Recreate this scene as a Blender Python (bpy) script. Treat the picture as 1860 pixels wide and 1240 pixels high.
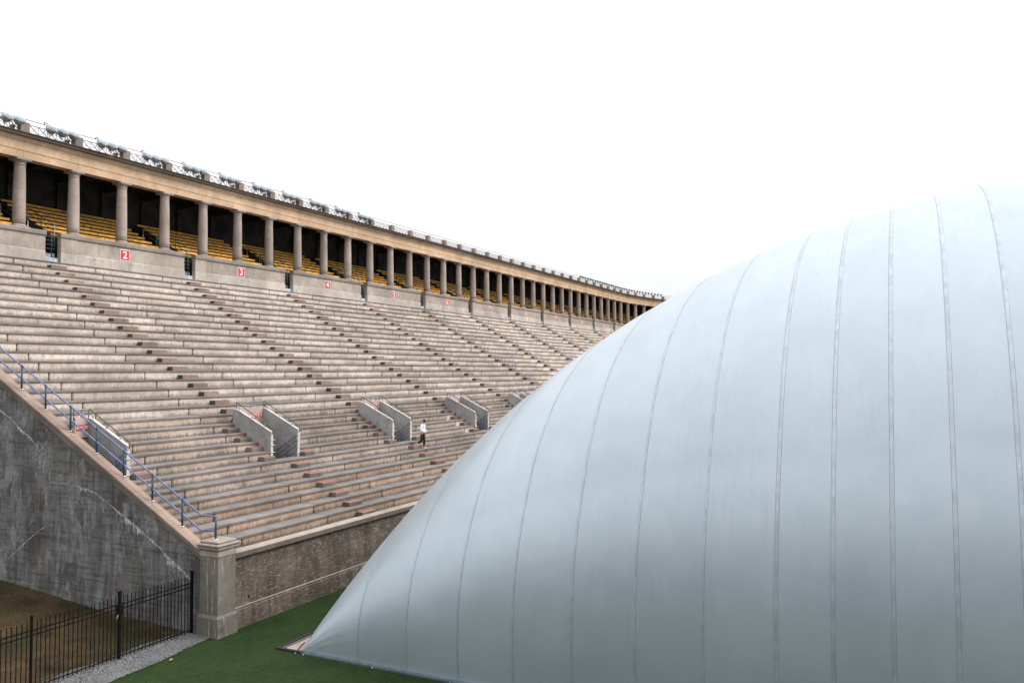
import bpy, bmesh, math, random
from mathutils import Vector, Matrix
R = math.radians
random.seed(7)
SC = bpy.context.scene
for _o in list(bpy.data.objects):
    bpy.data.objects.remove(_o)
COL = SC.collection

# ------------------------------------------------------------------ camera
HC = 9.38                                   # camera height above the turf
cam_d = bpy.data.cameras.new('camera')
cam_d.sensor_width = 36.0
cam_d.lens = 1477.18 / 1860.0 * 36.0
cam_d.clip_start = 0.1
cam_d.clip_end = 3000.0
cam = bpy.data.objects.new('camera', cam_d)
COL.objects.link(cam)
_r, _u, _b = (0.43927, -0.898353, -0.0018415), (-0.0318802, -0.0176371, 0.999336), (-0.897789, -0.43892, -0.0363872)
cam.matrix_world = Matrix(((_r[0], _u[0], _b[0], 0), (_r[1], _u[1], _b[1], 0), (_r[2], _u[2], _b[2], HC), (0, 0, 0, 1)))
SC.camera = cam
SC.render.resolution_x, SC.render.resolution_y = 1024, 682

# ------------------------------------------------------------------ sky, sun, exposure
SUN_AZ, SUN_EL = R(-56), R(44)              # azimuth of the direction the light comes from, from +X towards +Y
world = bpy.data.worlds.new('World')
SC.world = world
world.use_nodes = True
wn, wl = world.node_tree.nodes, world.node_tree.links
wn.clear()
w_out = wn.new('ShaderNodeOutputWorld')
w_sky = wn.new('ShaderNodeTexSky')
w_sky.sky_type = 'NISHITA'
w_sky.sun_disc = False
w_sky.sun_elevation = SUN_EL
w_sky.sun_rotation = math.pi / 2 - SUN_AZ
w_sky.air_density, w_sky.dust_density, w_sky.ozone_density = 1.0, 4.0, 1.0
w_bg = wn.new('ShaderNodeBackground')
w_bg.inputs['Strength'].default_value = 0.1
wl.new(w_sky.outputs[0], w_bg.inputs['Color'])
w_cloud = wn.new('ShaderNodeBackground')    # closed cloud cover: brighter overhead than at the horizon, as overcast skies are
w_co = wn.new('ShaderNodeTexCoord')
w_sep = wn.new('ShaderNodeSeparateXYZ')
wl.new(w_co.outputs['Generated'], w_sep.inputs[0])
w_up = wn.new('ShaderNodeMath')
w_up.operation = 'MAXIMUM'
wl.new(w_sep.outputs['Z'], w_up.inputs[0])
w_up.inputs[1].default_value = 0.0
w_noise = wn.new('ShaderNodeTexNoise')      # soft cloud structure
w_noise.inputs['Scale'].default_value = 2.6
w_noise.inputs['Detail'].default_value = 5
wl.new(w_co.outputs['Generated'], w_noise.inputs['Vector'])
w_lum = wn.new('ShaderNodeMath')
w_lum.operation = 'MULTIPLY_ADD'
wl.new(w_up.outputs[0], w_lum.inputs[0])
w_lum.inputs[1].default_value = 1.4 * 0.44
w_lum.inputs[2].default_value = 0.44
w_cl = wn.new('ShaderNodeMath')
w_cl.operation = 'MULTIPLY_ADD'
wl.new(w_noise.outputs['Fac'], w_cl.inputs[0])
w_cl.inputs[1].default_value = 0.07
w_cl.inputs[2].default_value = 0.965
w_str = wn.new('ShaderNodeMath')
w_str.operation = 'MULTIPLY'
wl.new(w_lum.outputs[0], w_str.inputs[0])
wl.new(w_cl.outputs[0], w_str.inputs[1])
wl.new(w_str.outputs[0], w_cloud.inputs['Strength'])
w_cloud.inputs['Color'].default_value = (0.985, 0.99, 1.0, 1)
w_mix = wn.new('ShaderNodeMixShader')
w_mix.inputs[0].default_value = 0.97
wl.new(w_bg.outputs[0], w_mix.inputs[1])
wl.new(w_cloud.outputs[0], w_mix.inputs[2])
wl.new(w_mix.outputs[0], w_out.inputs['Surface'])

sun_d = bpy.data.lights.new('sun', 'SUN')
sun_d.energy = 1.5
sun_d.angle = R(25)
sun_d.color = (1.0, 0.97, 0.93)
sun = bpy.data.objects.new('sun', sun_d)
COL.objects.link(sun)
_dir = Vector((math.cos(SUN_EL) * math.cos(SUN_AZ), math.cos(SUN_EL) * math.sin(SUN_AZ), math.sin(SUN_EL)))
sun.rotation_euler = _dir.to_track_quat('Z', 'Y').to_euler()
sun.location = (0, 0, 80)

vs = SC.view_settings
vs.view_transform = 'Standard'
vs.look = 'None'
vs.exposure = 1.0
vs.gamma = 1.0
vs.use_curve_mapping = False
SC.render.engine = 'CYCLES'
SC.cycles.max_bounces = 6
SC.cycles.diffuse_bounces = 3
SC.cycles.glossy_bounces = 2
SC.cycles.use_denoising = True

# ------------------------------------------------------------------ geometry constants (metres, read from the photograph)
S = 3.47                 # column spacing
X0, YC = 30.0515, 47.0566   # first column in view; line of the columns
K_CURVE, RC = 31.5, 59.0    # where the stand starts to bend, radius at the columns
T = 0.785                # tread depth
X_END = 22.0             # inner side of the end coping
K_END = (X_END - X0) / S


def YI(i):
    return 46.19 - (31 - i) * T


def ZI(i):
    return HC + 0.00141043 * i * i + 0.402141 * i - 7.196249


def path(k, y, z=0.0):
    """k = position in column spacings along the stand, y = depth as on the straight part."""
    if k <= K_CURVE:
        return (X0 + k * S, y, z)
    a = (k - K_CURVE) * S / RC
    r = RC - (YC - y)
    return (X0 + K_CURVE * S + r * math.sin(a), YC - RC + r * math.cos(a), z)


def path_rot(k):
    return 0.0 if k <= K_CURVE else -(k - K_CURVE) * S / RC


def project(p):
    x, y, z = p[0], p[1], p[2] - HC
    cx = _r[0] * x + _r[1] * y + _r[2] * z
    cy = _u[0] * x + _u[1] * y + _u[2] * z
    cz = -(_b[0] * x + _b[1] * y + _b[2] * z)
    if cz < 0.1:
        return None
    return (930 + 1477.18 * cx / cz, 620 - 1477.18 * cy / cz, cz)


SIL = [(545, 1240), (550, 1182), (599, 1108), (654, 1036), (709, 973), (764, 910), (848, 820), (926, 745), (1006, 681), (1110, 604), (1203, 548),
       (1275, 514), (1416, 450), (1623, 377), (1860, 318)]


def in_view(p, margin=25):
    q = project(p)
    if q is None or q[0] < -60 or q[0] > 1900 or q[1] > 1290 or q[1] < -40:
        return False
    if q[0] <= SIL[0][0]:
        return True
    for (x0, y0), (x1, y1) in zip(SIL, SIL[1:]):
        if x0 <= q[0] <= x1:
            return q[1] < y0 + (y1 - y0) * (q[0] - x0) / (x1 - x0) + margin
    return False


# ------------------------------------------------------------------ helpers
class MB:
    def __init__(self):
        self.v, self.f, self.m, self.s = [], [], [], []

    def add(self, verts, faces, mat=0, smooth=False):
        o = len(self.v)
        self.v += [tuple(p) for p in verts]
        for i, f in enumerate(faces):
            self.f.append(tuple(o + j for j in f))
            self.m.append(mat[i] if isinstance(mat, (list, tuple)) else mat)
            self.s.append(smooth)

    def box(self, a, b, mat=0):
        (x0, y0, z0), (x1, y1, z1) = a, b
        self.add([(x0, y0, z0), (x1, y0, z0), (x1, y1, z0), (x0, y1, z0), (x0, y0, z1), (x1, y0, z1), (x1, y1, z1), (x0, y1, z1)],
                 [(0, 3, 2, 1), (4, 5, 6, 7), (0, 1, 5, 4), (1, 2, 6, 5), (2, 3, 7, 6), (3, 0, 4, 7)], mat)

    def cbox(self, a, b, c=0.02, mat=0):
        """box with chamfered edges"""
        bm = bmesh.new()
        bmesh.ops.create_cube(bm, size=1)
        for v in bm.verts:
            v.co = Vector(((a[0] + b[0]) / 2 + v.co.x * (b[0] - a[0]), (a[1] + b[1]) / 2 + v.co.y * (b[1] - a[1]), (a[2] + b[2]) / 2 + v.co.z * (b[2] - a[2])))
        bmesh.ops.bevel(bm, geom=bm.edges[:], offset=c, segments=1, affect='EDGES')
        bm.verts.index_update()
        self.add([v.co for v in bm.verts], [[v.index for v in f.verts] for f in bm.faces], mat)
        bm.free()

    def tube(self, pts, r, n=8, mat=0, closed=False, caps=True):
        pts = [Vector(p) for p in pts]
        rings, vs_ = [], []
        m = len(pts)
        for i, p in enumerate(pts):
            t = (pts[min(i + 1, m - 1)] - pts[max(i - 1, 0)])
            t = t.normalized() if t.length > 1e-9 else Vector((0, 0, 1))
            a = t.cross(Vector((0, 0, 1)))
            if a.length < 1e-3:
                a = t.cross(Vector((0, 1, 0)))
            a.normalize()
            b = t.cross(a)
            rr = r[i] if isinstance(r, (list, tuple)) else r
            rings.append([len(vs_) + j for j in range(n)])
            vs_ += [p + a * (math.cos(2 * math.pi * j / n) * rr) + b * (math.sin(2 * math.pi * j / n) * rr) for j in range(n)]
        fs = []
        for r0, r1 in zip(rings, rings[1:]):
            fs += [(r0[j], r0[(j + 1) % n], r1[(j + 1) % n], r1[j]) for j in range(n)]
        if caps:
            fs += [tuple(reversed(rings[0])), tuple(rings[-1])]
        self.add(vs_, fs, mat, True)

    def lathe(self, prof, n=20, mat=0, axis=None, origin=(0, 0, 0), smooth=True):
        """prof = [(radius, height)], turned about z (or about axis matrix)"""
        vs_, fs = [], []
        for r, h in prof:
            for j in range(n):
                a = 2 * math.pi * j / n
                p = Vector((r * math.cos(a), r * math.sin(a), h))
                if axis is not None:
                    p = axis @ p
                vs_.append(p + Vector(origin))
        for i in range(len(prof) - 1):
            for j in range(n):
                fs.append((i * n + j, i * n + (j + 1) % n, (i + 1) * n + (j + 1) % n, (i + 1) * n + j))
        if prof[0][0] > 1e-4:
            fs.append(tuple(reversed(range(n))))
        if prof[-1][0] > 1e-4:
            fs.append(tuple((len(prof) - 1) * n + j for j in range(n)))
        self.add(vs_, fs, mat, smooth)

    def sweep(self, prof, k0, k1, n=1, mat=0, fn=path, caps=True):
        """prof = closed polygon [(y, z)] swept along the stand from k0 to k1"""
        m = len(prof)
        vs_ = [fn(k0 + (k1 - k0) * i / n, y, z) for i in range(n + 1) for (y, z) in prof]
        fs, ms = [], []
        for i in range(n):
            for j in range(m):
                fs.append((i * m + j, i * m + (j + 1) % m, (i + 1) * m + (j + 1) % m, (i + 1) * m + j))
                ms.append(mat[j] if isinstance(mat, (list, tuple)) else mat)
        if caps:
            fs += [tuple(reversed(range(m))), tuple(n * m + j for j in range(m))]
            ms += [mat[0] if isinstance(mat, (list, tuple)) else mat] * 2
        self.add(vs_, fs, ms)

    def mesh(self, name, mats):
        me = bpy.data.meshes.new(name)
        me.from_pydata(self.v, [], self.f)
        for m in (mats if isinstance(mats, (list, tuple)) else [mats]):
            me.materials.append(m)
        me.polygons.foreach_set('material_index', self.m)
        me.polygons.foreach_set('use_smooth', self.s)
        me.update()
        bm = bmesh.new()
        bm.from_mesh(me)
        bmesh.ops.recalc_face_normals(bm, faces=bm.faces[:])
        bm.to_mesh(me)
        bm.free()
        return me

    def build(self, name, mats, parent=None, loc=None):
        return link(name, self.mesh(name, mats), parent, loc)


def link(name, data, parent=None, loc=None, rz=0.0):
    o = bpy.data.objects.new(name, data)
    COL.objects.link(o)
    if loc is not None:
        o.location = loc
    if rz:
        o.rotation_euler = (0, 0, rz)
    if parent is not None:
        o.parent = parent
    return o


def tag(o, label=None, cat=None, group=None, kind=None):
    if label:
        o['label'] = label
    if cat:
        o['category'] = cat
    if group:
        o['group'] = group
    if kind:
        o['kind'] = kind
    return o


def empty(name, loc=(0, 0, 0), rz=0.0):
    return link(name, None, None, loc, rz)


def clone(src, parent=None, loc=None, rz=None):
    o = src.copy()
    COL.objects.link(o)
    if parent is not None:
        o.parent = parent
    if loc is not None:
        o.location = loc
    if rz is not None:
        o.rotation_euler = (0, 0, rz)
    return o


def clone_tree(src, parent=None, loc=None, rz=None):
    c = clone(src, parent, loc, rz)
    for ch in list(src.children):
        clone_tree(ch, c)
    return c


TEXT_CACHE = {}


def text(name, body, size, mat, parent=None, loc=(0, 0, 0), rot=(0, 0, 0), offset=0.0):
    key = (body, size, offset)
    if key not in TEXT_CACHE:
        cu = bpy.data.curves.new(name, 'FONT')
        cu.body = body
        cu.size = size
        cu.align_x, cu.align_y = 'CENTER', 'CENTER'
        cu.extrude = 0.004
        cu.offset = offset
        tmp = bpy.data.objects.new('tmp_text', cu)
        COL.objects.link(tmp)
        dg = bpy.context.evaluated_depsgraph_get()
        me = bpy.data.meshes.new_from_object(tmp.evaluated_get(dg))
        bpy.data.objects.remove(tmp)
        bpy.data.curves.remove(cu)
        me.materials.clear()
        me.materials.append(mat)
        TEXT_CACHE[key] = me
    o = link(name, TEXT_CACHE[key], parent, loc)
    o.rotation_euler = rot
    return o


ORD = ['first', 'second', 'third', 'fourth', 'fifth', 'sixth', 'seventh', 'eighth', 'ninth', 'tenth', 'eleventh', 'twelfth', 'thirteenth', 'fourteenth', 'fifteenth']
NUM = ['two', 'three', 'four', 'five', 'six', 'seven', 'eight', 'nine', 'ten', 'eleven', 'twelve', 'thirteen', 'fourteen', 'fifteen', 'sixteen']
TRI = ['first', 'middle', 'last']

# ------------------------------------------------------------------ materials
class NT:
    def __init__(self, name, rough=0.9, spec=0.25):
        self.mat = bpy.data.materials.new(name)
        self.mat.use_nodes = True
        self.n, self.l = self.mat.node_tree.nodes, self.mat.node_tree.links
        self.b = self.n['Principled BSDF']
        self.b.inputs['Roughness'].default_value = rough
        self.b.inputs['Specular IOR Level'].default_value = spec
        self._pos = None

    def set(self, sock, v):
        if hasattr(v, 'is_output') or isinstance(v, bpy.types.NodeSocket):
            self.l.new(v, sock)
        else:
            sock.default_value = v if not (isinstance(v, tuple) and len(v) == 3 and sock.type == 'RGBA') else (*v, 1)

    def pos(self):
        if self._pos is None:
            self._pos = self.n.new('ShaderNodeNewGeometry').outputs['Position']
        return self._pos

    def obj(self):
        return self.n.new('ShaderNodeTexCoord').outputs['Object']

    def rand(self):
        return self.n.new('ShaderNodeObjectInfo').outputs['Random']

    def scale(self, vec, sc, off=(0, 0, 0)):
        m = self.n.new('ShaderNodeMapping')
        self.l.new(vec, m.inputs['Vector'])
        m.inputs['Scale'].default_value = sc
        m.inputs['Location'].default_value = off
        return m.outputs[0]

    def noise(self, vec, scale=1.0, detail=4.0, rough=0.55, dist=0.0):
        t = self.n.new('ShaderNodeTexNoise')
        self.l.new(vec, t.inputs['Vector'])
        t.inputs['Scale'].default_value = scale
        t.inputs['Detail'].default_value = detail
        t.inputs['Roughness'].default_value = rough
        t.inputs['Distortion'].default_value = dist
        return t.outputs['Fac']

    def voro(self, vec, scale, feature='F1'):
        t = self.n.new('ShaderNodeTexVoronoi')
        t.feature = feature
        self.l.new(vec, t.inputs['Vector'])
        t.inputs['Scale'].default_value = scale
        return t.outputs

    def ramp(self, fac, a, b, ca=0.0, cb=1.0):
        m = self.n.new('ShaderNodeMapRange')
        m.interpolation_type = 'SMOOTHSTEP'
        self.set(m.inputs['Value'], fac)
        m.inputs['From Min'].default_value, m.inputs['From Max'].default_value = a, b
        m.inputs['To Min'].default_value, m.inputs['To Max'].default_value = ca, cb
        return m.outputs[0]

    def math(self, op, a, b=0.0, c=0.0):
        m = self.n.new('ShaderNodeMath')
        m.operation = op
        self.set(m.inputs[0], a)
        self.set(m.inputs[1], b)
        self.set(m.inputs[2], c)
        return m.outputs[0]

    def mix(self, fac, a, b, mode='MIX'):
        m = self.n.new('ShaderNodeMix')
        m.data_type = 'RGBA'
        m.blend_type = mode
        self.set(m.inputs['Factor'], fac)
        self.set(m.inputs['A'], a)
        self.set(m.inputs['B'], b)
        return m.outputs['Result']

    def sep(self, vec):
        m = self.n.new('ShaderNodeSeparateXYZ')
        self.l.new(vec, m.inputs[0])
        return m.outputs

    def color(self, c):
        self.set(self.b.inputs['Base Color'], c)
        return self

    def bump(self, h, strength=0.4, dist=0.02):
        m = self.n.new('ShaderNodeBump')
        m.inputs['Strength'].default_value = strength
        m.inputs['Distance'].default_value = dist
        self.l.new(h, m.inputs['Height'])
        self.l.new(m.outputs[0], self.b.inputs['Normal'])
        return self


def plain(name, col, rough=0.6, metal=0.0, spec=0.4, grain=0.25, gscale=6.0):
    t = NT(name, rough, spec)
    t.b.inputs['Metallic'].default_value = metal
    n = t.noise(t.pos(), gscale, 5)
    d = tuple(c * (1 - grain) for c in col)
    l = tuple(min(1, c * (1 + grain)) for c in col)
    t.color(t.mix(t.ramp(n, .3, .7), d, l))
    return t.mat


def concrete(name, col, dark=None, light=None, drip=0.0, streak=0.5, light_amt=0.35, grime=0.5, speck=0.2, bump=0.35, dots=False, rnd=0.18, gz=1.0, streak_freq=2.2):
    """weathered cast concrete: patches, fine speckle, run-off streaks, lime bloom"""
    t = NT(name, 0.92, 0.2)
    P = t.pos()
    dark = dark or tuple(c * 0.28 for c in col)
    light = light or tuple(min(.85, c * 1.5) for c in col)
    c = t.mix(t.ramp(t.noise(P, .55, 6, .6), .32, .68), tuple(v * .78 for v in col), tuple(v * 1.16 for v in col))
    c = t.mix(t.math('MULTIPLY', t.ramp(t.noise(P, 2.7, 5, .65), .42, .72), .45), c, tuple(v * .6 for v in col))
    # run-off streaks, long in z
    st = t.noise(t.scale(P, (streak_freq, streak_freq, .22)), 1.6, 6, .7)
    mask = t.ramp(t.noise(P, .38, 3), .40, .66)
    c = t.mix(t.math('MULTIPLY', t.math('MULTIPLY', t.ramp(st, .5, .68), mask), streak), c, dark)
    # grime blotches
    g = t.noise(t.scale(P, (1, 1, gz), (13, 5, 2)), 1.15, 8, .72)
    c = t.mix(t.math('MULTIPLY', t.ramp(g, .53, .72), grime), c, dark)
    # lime bloom
    lb = t.noise(t.scale(P, (1.3, 1.3, .55), (3, 31, 8)), 1.3, 8, .75)
    c = t.mix(t.math('MULTIPLY', t.ramp(lb, .56, .74), light_amt), c, light)
    if drip:                                             # white lime runs
        dr = t.noise(t.scale(P, (6.5, 6.5, .42), (3, 3, 7)), 1.2, 6, .7)
        c = t.mix(t.math('MULTIPLY', t.ramp(dr, .56, .66), drip), c, light)
    # fine speckle
    sp = t.noise(P, 38, 3, .6)
    c = t.mix(t.math('MULTIPLY', t.ramp(sp, .3, .7), speck), c, tuple(v * .45 for v in col))
    if rnd:
        r_ = t.math('ADD', t.math('MULTIPLY', t.rand(), 2 * rnd), 1 - rnd)
        mm = t.n.new('ShaderNodeVectorMath')
        mm.operation = 'SCALE'
        t.l.new(c, mm.inputs[0])
        t.l.new(r_, mm.inputs['Scale'])
        c = mm.outputs[0]
    if dots:                                             # painted seat numbers, too small to read
        o = t.obj()
        x, y, z = t.sep(o)
        fx = t.math('ABSOLUTE', t.math('SUBTRACT', t.math('FRACT', t.math('DIVIDE', x, .455)), .5))
        dx = t.math('LESS_THAN', fx, .062)
        dz = t.math('LESS_THAN', t.math('ABSOLUTE', t.math('ADD', z, .185)), .032)
        rag = t.ramp(t.noise(P, 45, 2), .38, .55)
        c = t.mix(t.math('MULTIPLY', t.math('MULTIPLY', dx, dz), t.math('MULTIPLY', rag, .8)), c, (.42, .07, .06))
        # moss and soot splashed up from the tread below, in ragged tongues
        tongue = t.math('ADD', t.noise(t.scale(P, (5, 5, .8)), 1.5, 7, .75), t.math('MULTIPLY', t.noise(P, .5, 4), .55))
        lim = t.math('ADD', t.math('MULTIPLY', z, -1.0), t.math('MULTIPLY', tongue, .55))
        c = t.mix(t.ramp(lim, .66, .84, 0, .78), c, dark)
    t.color(c)
    h = t.math('ADD', t.noise(P, 9, 8, .7), t.math('MULTIPLY', t.noise(P, 60, 3), .5))
    t.bump(h, bump, .015)
    return t.mat


M = {}
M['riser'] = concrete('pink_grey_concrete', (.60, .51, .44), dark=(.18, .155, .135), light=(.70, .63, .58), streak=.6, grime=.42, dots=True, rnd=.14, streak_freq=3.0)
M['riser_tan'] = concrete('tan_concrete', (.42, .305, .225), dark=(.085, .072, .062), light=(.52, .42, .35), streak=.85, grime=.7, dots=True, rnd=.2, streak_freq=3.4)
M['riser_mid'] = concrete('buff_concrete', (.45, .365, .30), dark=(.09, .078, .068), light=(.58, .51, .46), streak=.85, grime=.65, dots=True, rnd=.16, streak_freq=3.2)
M['tread'] = concrete('grey_tread_concrete', (.215, .195, .188), dark=(.06, .053, .05), light=(.40, .365, .35), streak=.2, grime=.7, light_amt=.3, rnd=.16)
M['nosing'] = concrete('dark_nosing_concrete', (.185, .155, .138), dark=(.07, .06, .053), light=(.26, .22, .2), streak=.4, grime=.5, light_amt=.3, rnd=.2)
M['core'] = plain('shadow_gap_concrete', (.05, .045, .042), .95)
M['step'] = concrete('step_block_concrete', (.17, .145, .13), dark=(.05, .045, .04), light=(.36, .31, .28), streak=.4, rnd=.2)
M['step_front'] = concrete('upper_step_concrete', (.30, .21, .17), dark=(.10, .08, .07), light=(.5, .44, .4), streak=.6, grime=.7, rnd=.2)
M['step_side_shade'] = concrete('shaded_step_side_concrete', (.105, .09, .08), dark=(.05, .045, .04), light=(.15, .13, .12), rnd=.1)  # sides darker than the fronts: their shade is put into the colour
_t = NT('worn_red_step_paint', .8, .3)
_w = _t.ramp(_t.noise(_t.pos(), 7, 6, .7), .40, .62)
_t.color(_t.mix(_w, (.17, .145, .13), (.36, .085, .07)))
M['red_step'] = _t.mat
M['parapet'] = concrete('parapet_concrete', (.40, .34, .285), dark=(.16, .13, .105), light=(.62, .58, .53), drip=.4, streak=.6, grime=.45, light_amt=.5, rnd=.07)
M['parapet_low'] = concrete('bleached_parapet_base', (.50, .44, .385), dark=(.16, .13, .11), light=(.80, .77, .73), streak=.35, grime=.55, light_amt=.85, rnd=.07)
M['cap'] = concrete('parapet_cap_concrete', (.27, .235, .205), dark=(.10, .085, .07), light=(.5, .47, .43), streak=.4, grime=.6, rnd=.1)
M['column'] = concrete('column_concrete', (.40, .325, .28), dark=(.15, .125, .11), light=(.46, .41, .38), streak=.25, grime=.35, light_amt=.2, speck=.4, rnd=.09)
M['entab'] = concrete('ochre_entablature_concrete', (.59, .41, .27), dark=(.26, .18, .12), light=(.74, .66, .57), streak=.25, grime=.22, light_amt=.4, speck=.15, rnd=.06)
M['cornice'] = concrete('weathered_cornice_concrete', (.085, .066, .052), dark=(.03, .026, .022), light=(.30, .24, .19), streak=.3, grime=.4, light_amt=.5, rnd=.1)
M['roof_post'] = concrete('roof_post_concrete', (.27, .215, .175), dark=(.10, .08, .065), light=(.45, .38, .32), streak=.5, rnd=.15)
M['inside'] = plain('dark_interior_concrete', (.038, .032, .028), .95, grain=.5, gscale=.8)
M['roofing'] = plain('roof_membrane', (.30, .29, .28), .9)
M['void'] = plain('shade_black', (.012, .012, .012), .95)  # near-black: shade of stairwells and bench gaps put into the colour
M['entry'] = concrete('blue_grey_entry_concrete', (.335, .33, .325), dark=(.12, .118, .118), light=(.52, .51, .50), streak=.5, grime=.5, light_amt=.5, rnd=.06, streak_freq=4)
M['entry_back'] = concrete('pale_entry_back_concrete', (.52, .42, .36), dark=(.22, .17, .14), light=(.72, .66, .62), streak=.3, grime=.25, rnd=.05)
M['entry_edge'] = concrete('pale_entry_edge_concrete', (.60, .56, .52), dark=(.3, .27, .25), light=(.75, .72, .70), streak=.2, grime=.2, rnd=.04)
M['gate_step'] = plain('blue_grey_step_paint', (.36, .41, .48), .7, grain=.4, gscale=3)
M['coping'] = concrete('pinkish_coping_concrete', (.33, .24, .195), dark=(.13, .10, .08), light=(.44, .38, .31), streak=.1, grime=.5, light_amt=.5, rnd=.1)
M['pier'] = concrete('pier_concrete', (.20, .178, .158), dark=(.07, .062, .055), light=(.60, .56, .53), drip=.95, streak=.85, grime=.8, light_amt=.7, rnd=.04)
M['pier_cap'] = concrete('pier_cap_concrete', (.34, .295, .255), dark=(.08, .068, .055), light=(.68, .64, .60), streak=.3, grime=.6, light_amt=.8, rnd=.04)
_t = NT('lime_crust', .9, .2)
_t.color(_t.mix(_t.ramp(_t.noise(_t.pos(), 5, 6, .7), .35, .65), (.33, .325, .325), (.66, .65, .64)))
_cover = _t.math('ADD', _t.noise(_t.scale(_t.pos(), (1, 9, 2.2)), 1.7, 7, .75), 0.0)
_t.set(_t.b.inputs['Alpha'], _t.ramp(_cover, .36, .56, .12, .95))
M['wall_cap'] = concrete('pinkish_wall_cap_concrete', (.34, .285, .25), dark=(.13, .105, .09), light=(.52, .46, .42), streak=.1, grime=.5, rnd=.08)
M['cap_lip'] = concrete('brown_cap_lip_concrete', (.15, .12, .10), dark=(.05, .043, .037), light=(.3, .25, .21), streak=.5, grime=.6, rnd=.08)
M['lime'] = _t.mat


def end_wall_mat():
    t = NT('streaked_end_wall_concrete', .85, .3)
    P = t.pos()
    c = t.mix(t.ramp(t.noise(P, .5, 6, .6), .3, .7), (.090, .083, .079), (.235, .222, .212))
    # brown and blue-grey run-off bands
    b1 = t.noise(t.scale(P, (1, 1.0, .16)), 1.4, 7, .68, .5)
    c = t.mix(t.math('MULTIPLY', t.ramp(b1, .48, .64), .65), c, (.30, .325, .345))
    b2 = t.noise(t.scale(P, (1, 1.4, .2), (4, 9, 3)), 1.2, 7, .7, .6)
    c = t.mix(t.math('MULTIPLY', t.ramp(b2, .52, .68), .5), c, (.105, .070, .052))
    # board marks and patches
    bd = t.noise(t.scale(P, (1, .5, 7)), 1.4, 5, .7)
    c = t.mix(t.math('MULTIPLY', t.ramp(bd, .42, .66), .55), c, (.045, .042, .040))
    pt = t.noise(t.scale(P, (1, .7, .5), (8, 2, 1)), 1.2, 9, .75)
    c = t.mix(t.math('MULTIPLY', t.ramp(pt, .52, .64), .7), c, (.38, .385, .39))
    b3 = t.noise(t.scale(P, (1, 2.6, .35), (5, 1, 6)), 1.8, 9, .8)
    c = t.mix(t.math('MULTIPLY', t.ramp(b3, .46, .66), .6), c, (.035, .033, .032))
    sp = t.noise(P, 22, 6, .75)
    c = t.mix(t.math('MULTIPLY', t.ramp(sp, .38, .66), .5), c, (.03, .029, .028))
    t.color(c)
    t.bump(t.math('ADD', t.noise(P, 6, 8, .7), t.math('MULTIPLY', bd, .8)), .5, .02)
    return t.mat


def front_wall_mat():
    t = NT('scratched_front_wall_concrete', .9, .25)
    P = t.pos()
    c = t.mix(t.ramp(t.noise(P, .7, 7, .65), .3, .7), (.062, .050, .042), (.150, .122, .100))
    b1 = t.noise(t.scale(P, (2.1, 1, .18)), 1.5, 6, .65)
    c = t.mix(t.math('MULTIPLY', t.ramp(b1, .46, .66), .75), c, (.045, .035, .028))
    # scratchy pale lime veins: warped cell edges broken up by noise
    wv = t.n.new('ShaderNodeVectorMath')
    wv.operation = 'ADD'
    nz = t.n.new('ShaderNodeTexNoise')
    t.l.new(P, nz.inputs['Vector'])
    nz.inputs['Scale'].default_value = 2.2
    nz.inputs['Detail'].default_value = 6
    sc = t.n.new('ShaderNodeVectorMath')
    sc.operation = 'SCALE'
    t.l.new(nz.outputs['Color'], sc.inputs[0])
    sc.inputs['Scale'].default_value = .9
    t.l.new(t.scale(P, (1.1, 1, 4.6)), wv.inputs[0])
    t.l.new(sc.outputs[0], wv.inputs[1])
    ed = t.voro(wv.outputs[0], 1.7, 'DISTANCE_TO_EDGE')['Distance']
    vein = t.math('MULTIPLY', t.ramp(ed, .0, .05, 1, 0), t.ramp(t.noise(P, 1.9, 7, .75), .42, .58))
    c = t.mix(t.math('MULTIPLY', vein, .75), c, (.44, .37, .31))
    v2 = t.noise(t.scale(P, (1, 1, 2.2), (7, 1, 3)), 3.1, 9, .8)
    c = t.mix(t.math('MULTIPLY', t.ramp(v2, .52, .66), .6), c, (.33, .26, .205))
    v3 = t.noise(t.scale(P, (1, 1, 1), (1, 7, 3)), 2.0, 9, .8)
    c = t.mix(t.math('MULTIPLY', t.ramp(v3, .56, .70), .45), c, (.05, .042, .036))
    t.color(c)
    t.bump(t.math('ADD', t.noise(P, 8, 8, .75), vein), .6, .02)
    return t.mat


M['end_wall'] = end_wall_mat()
M['front_wall'] = front_wall_mat()


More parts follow.
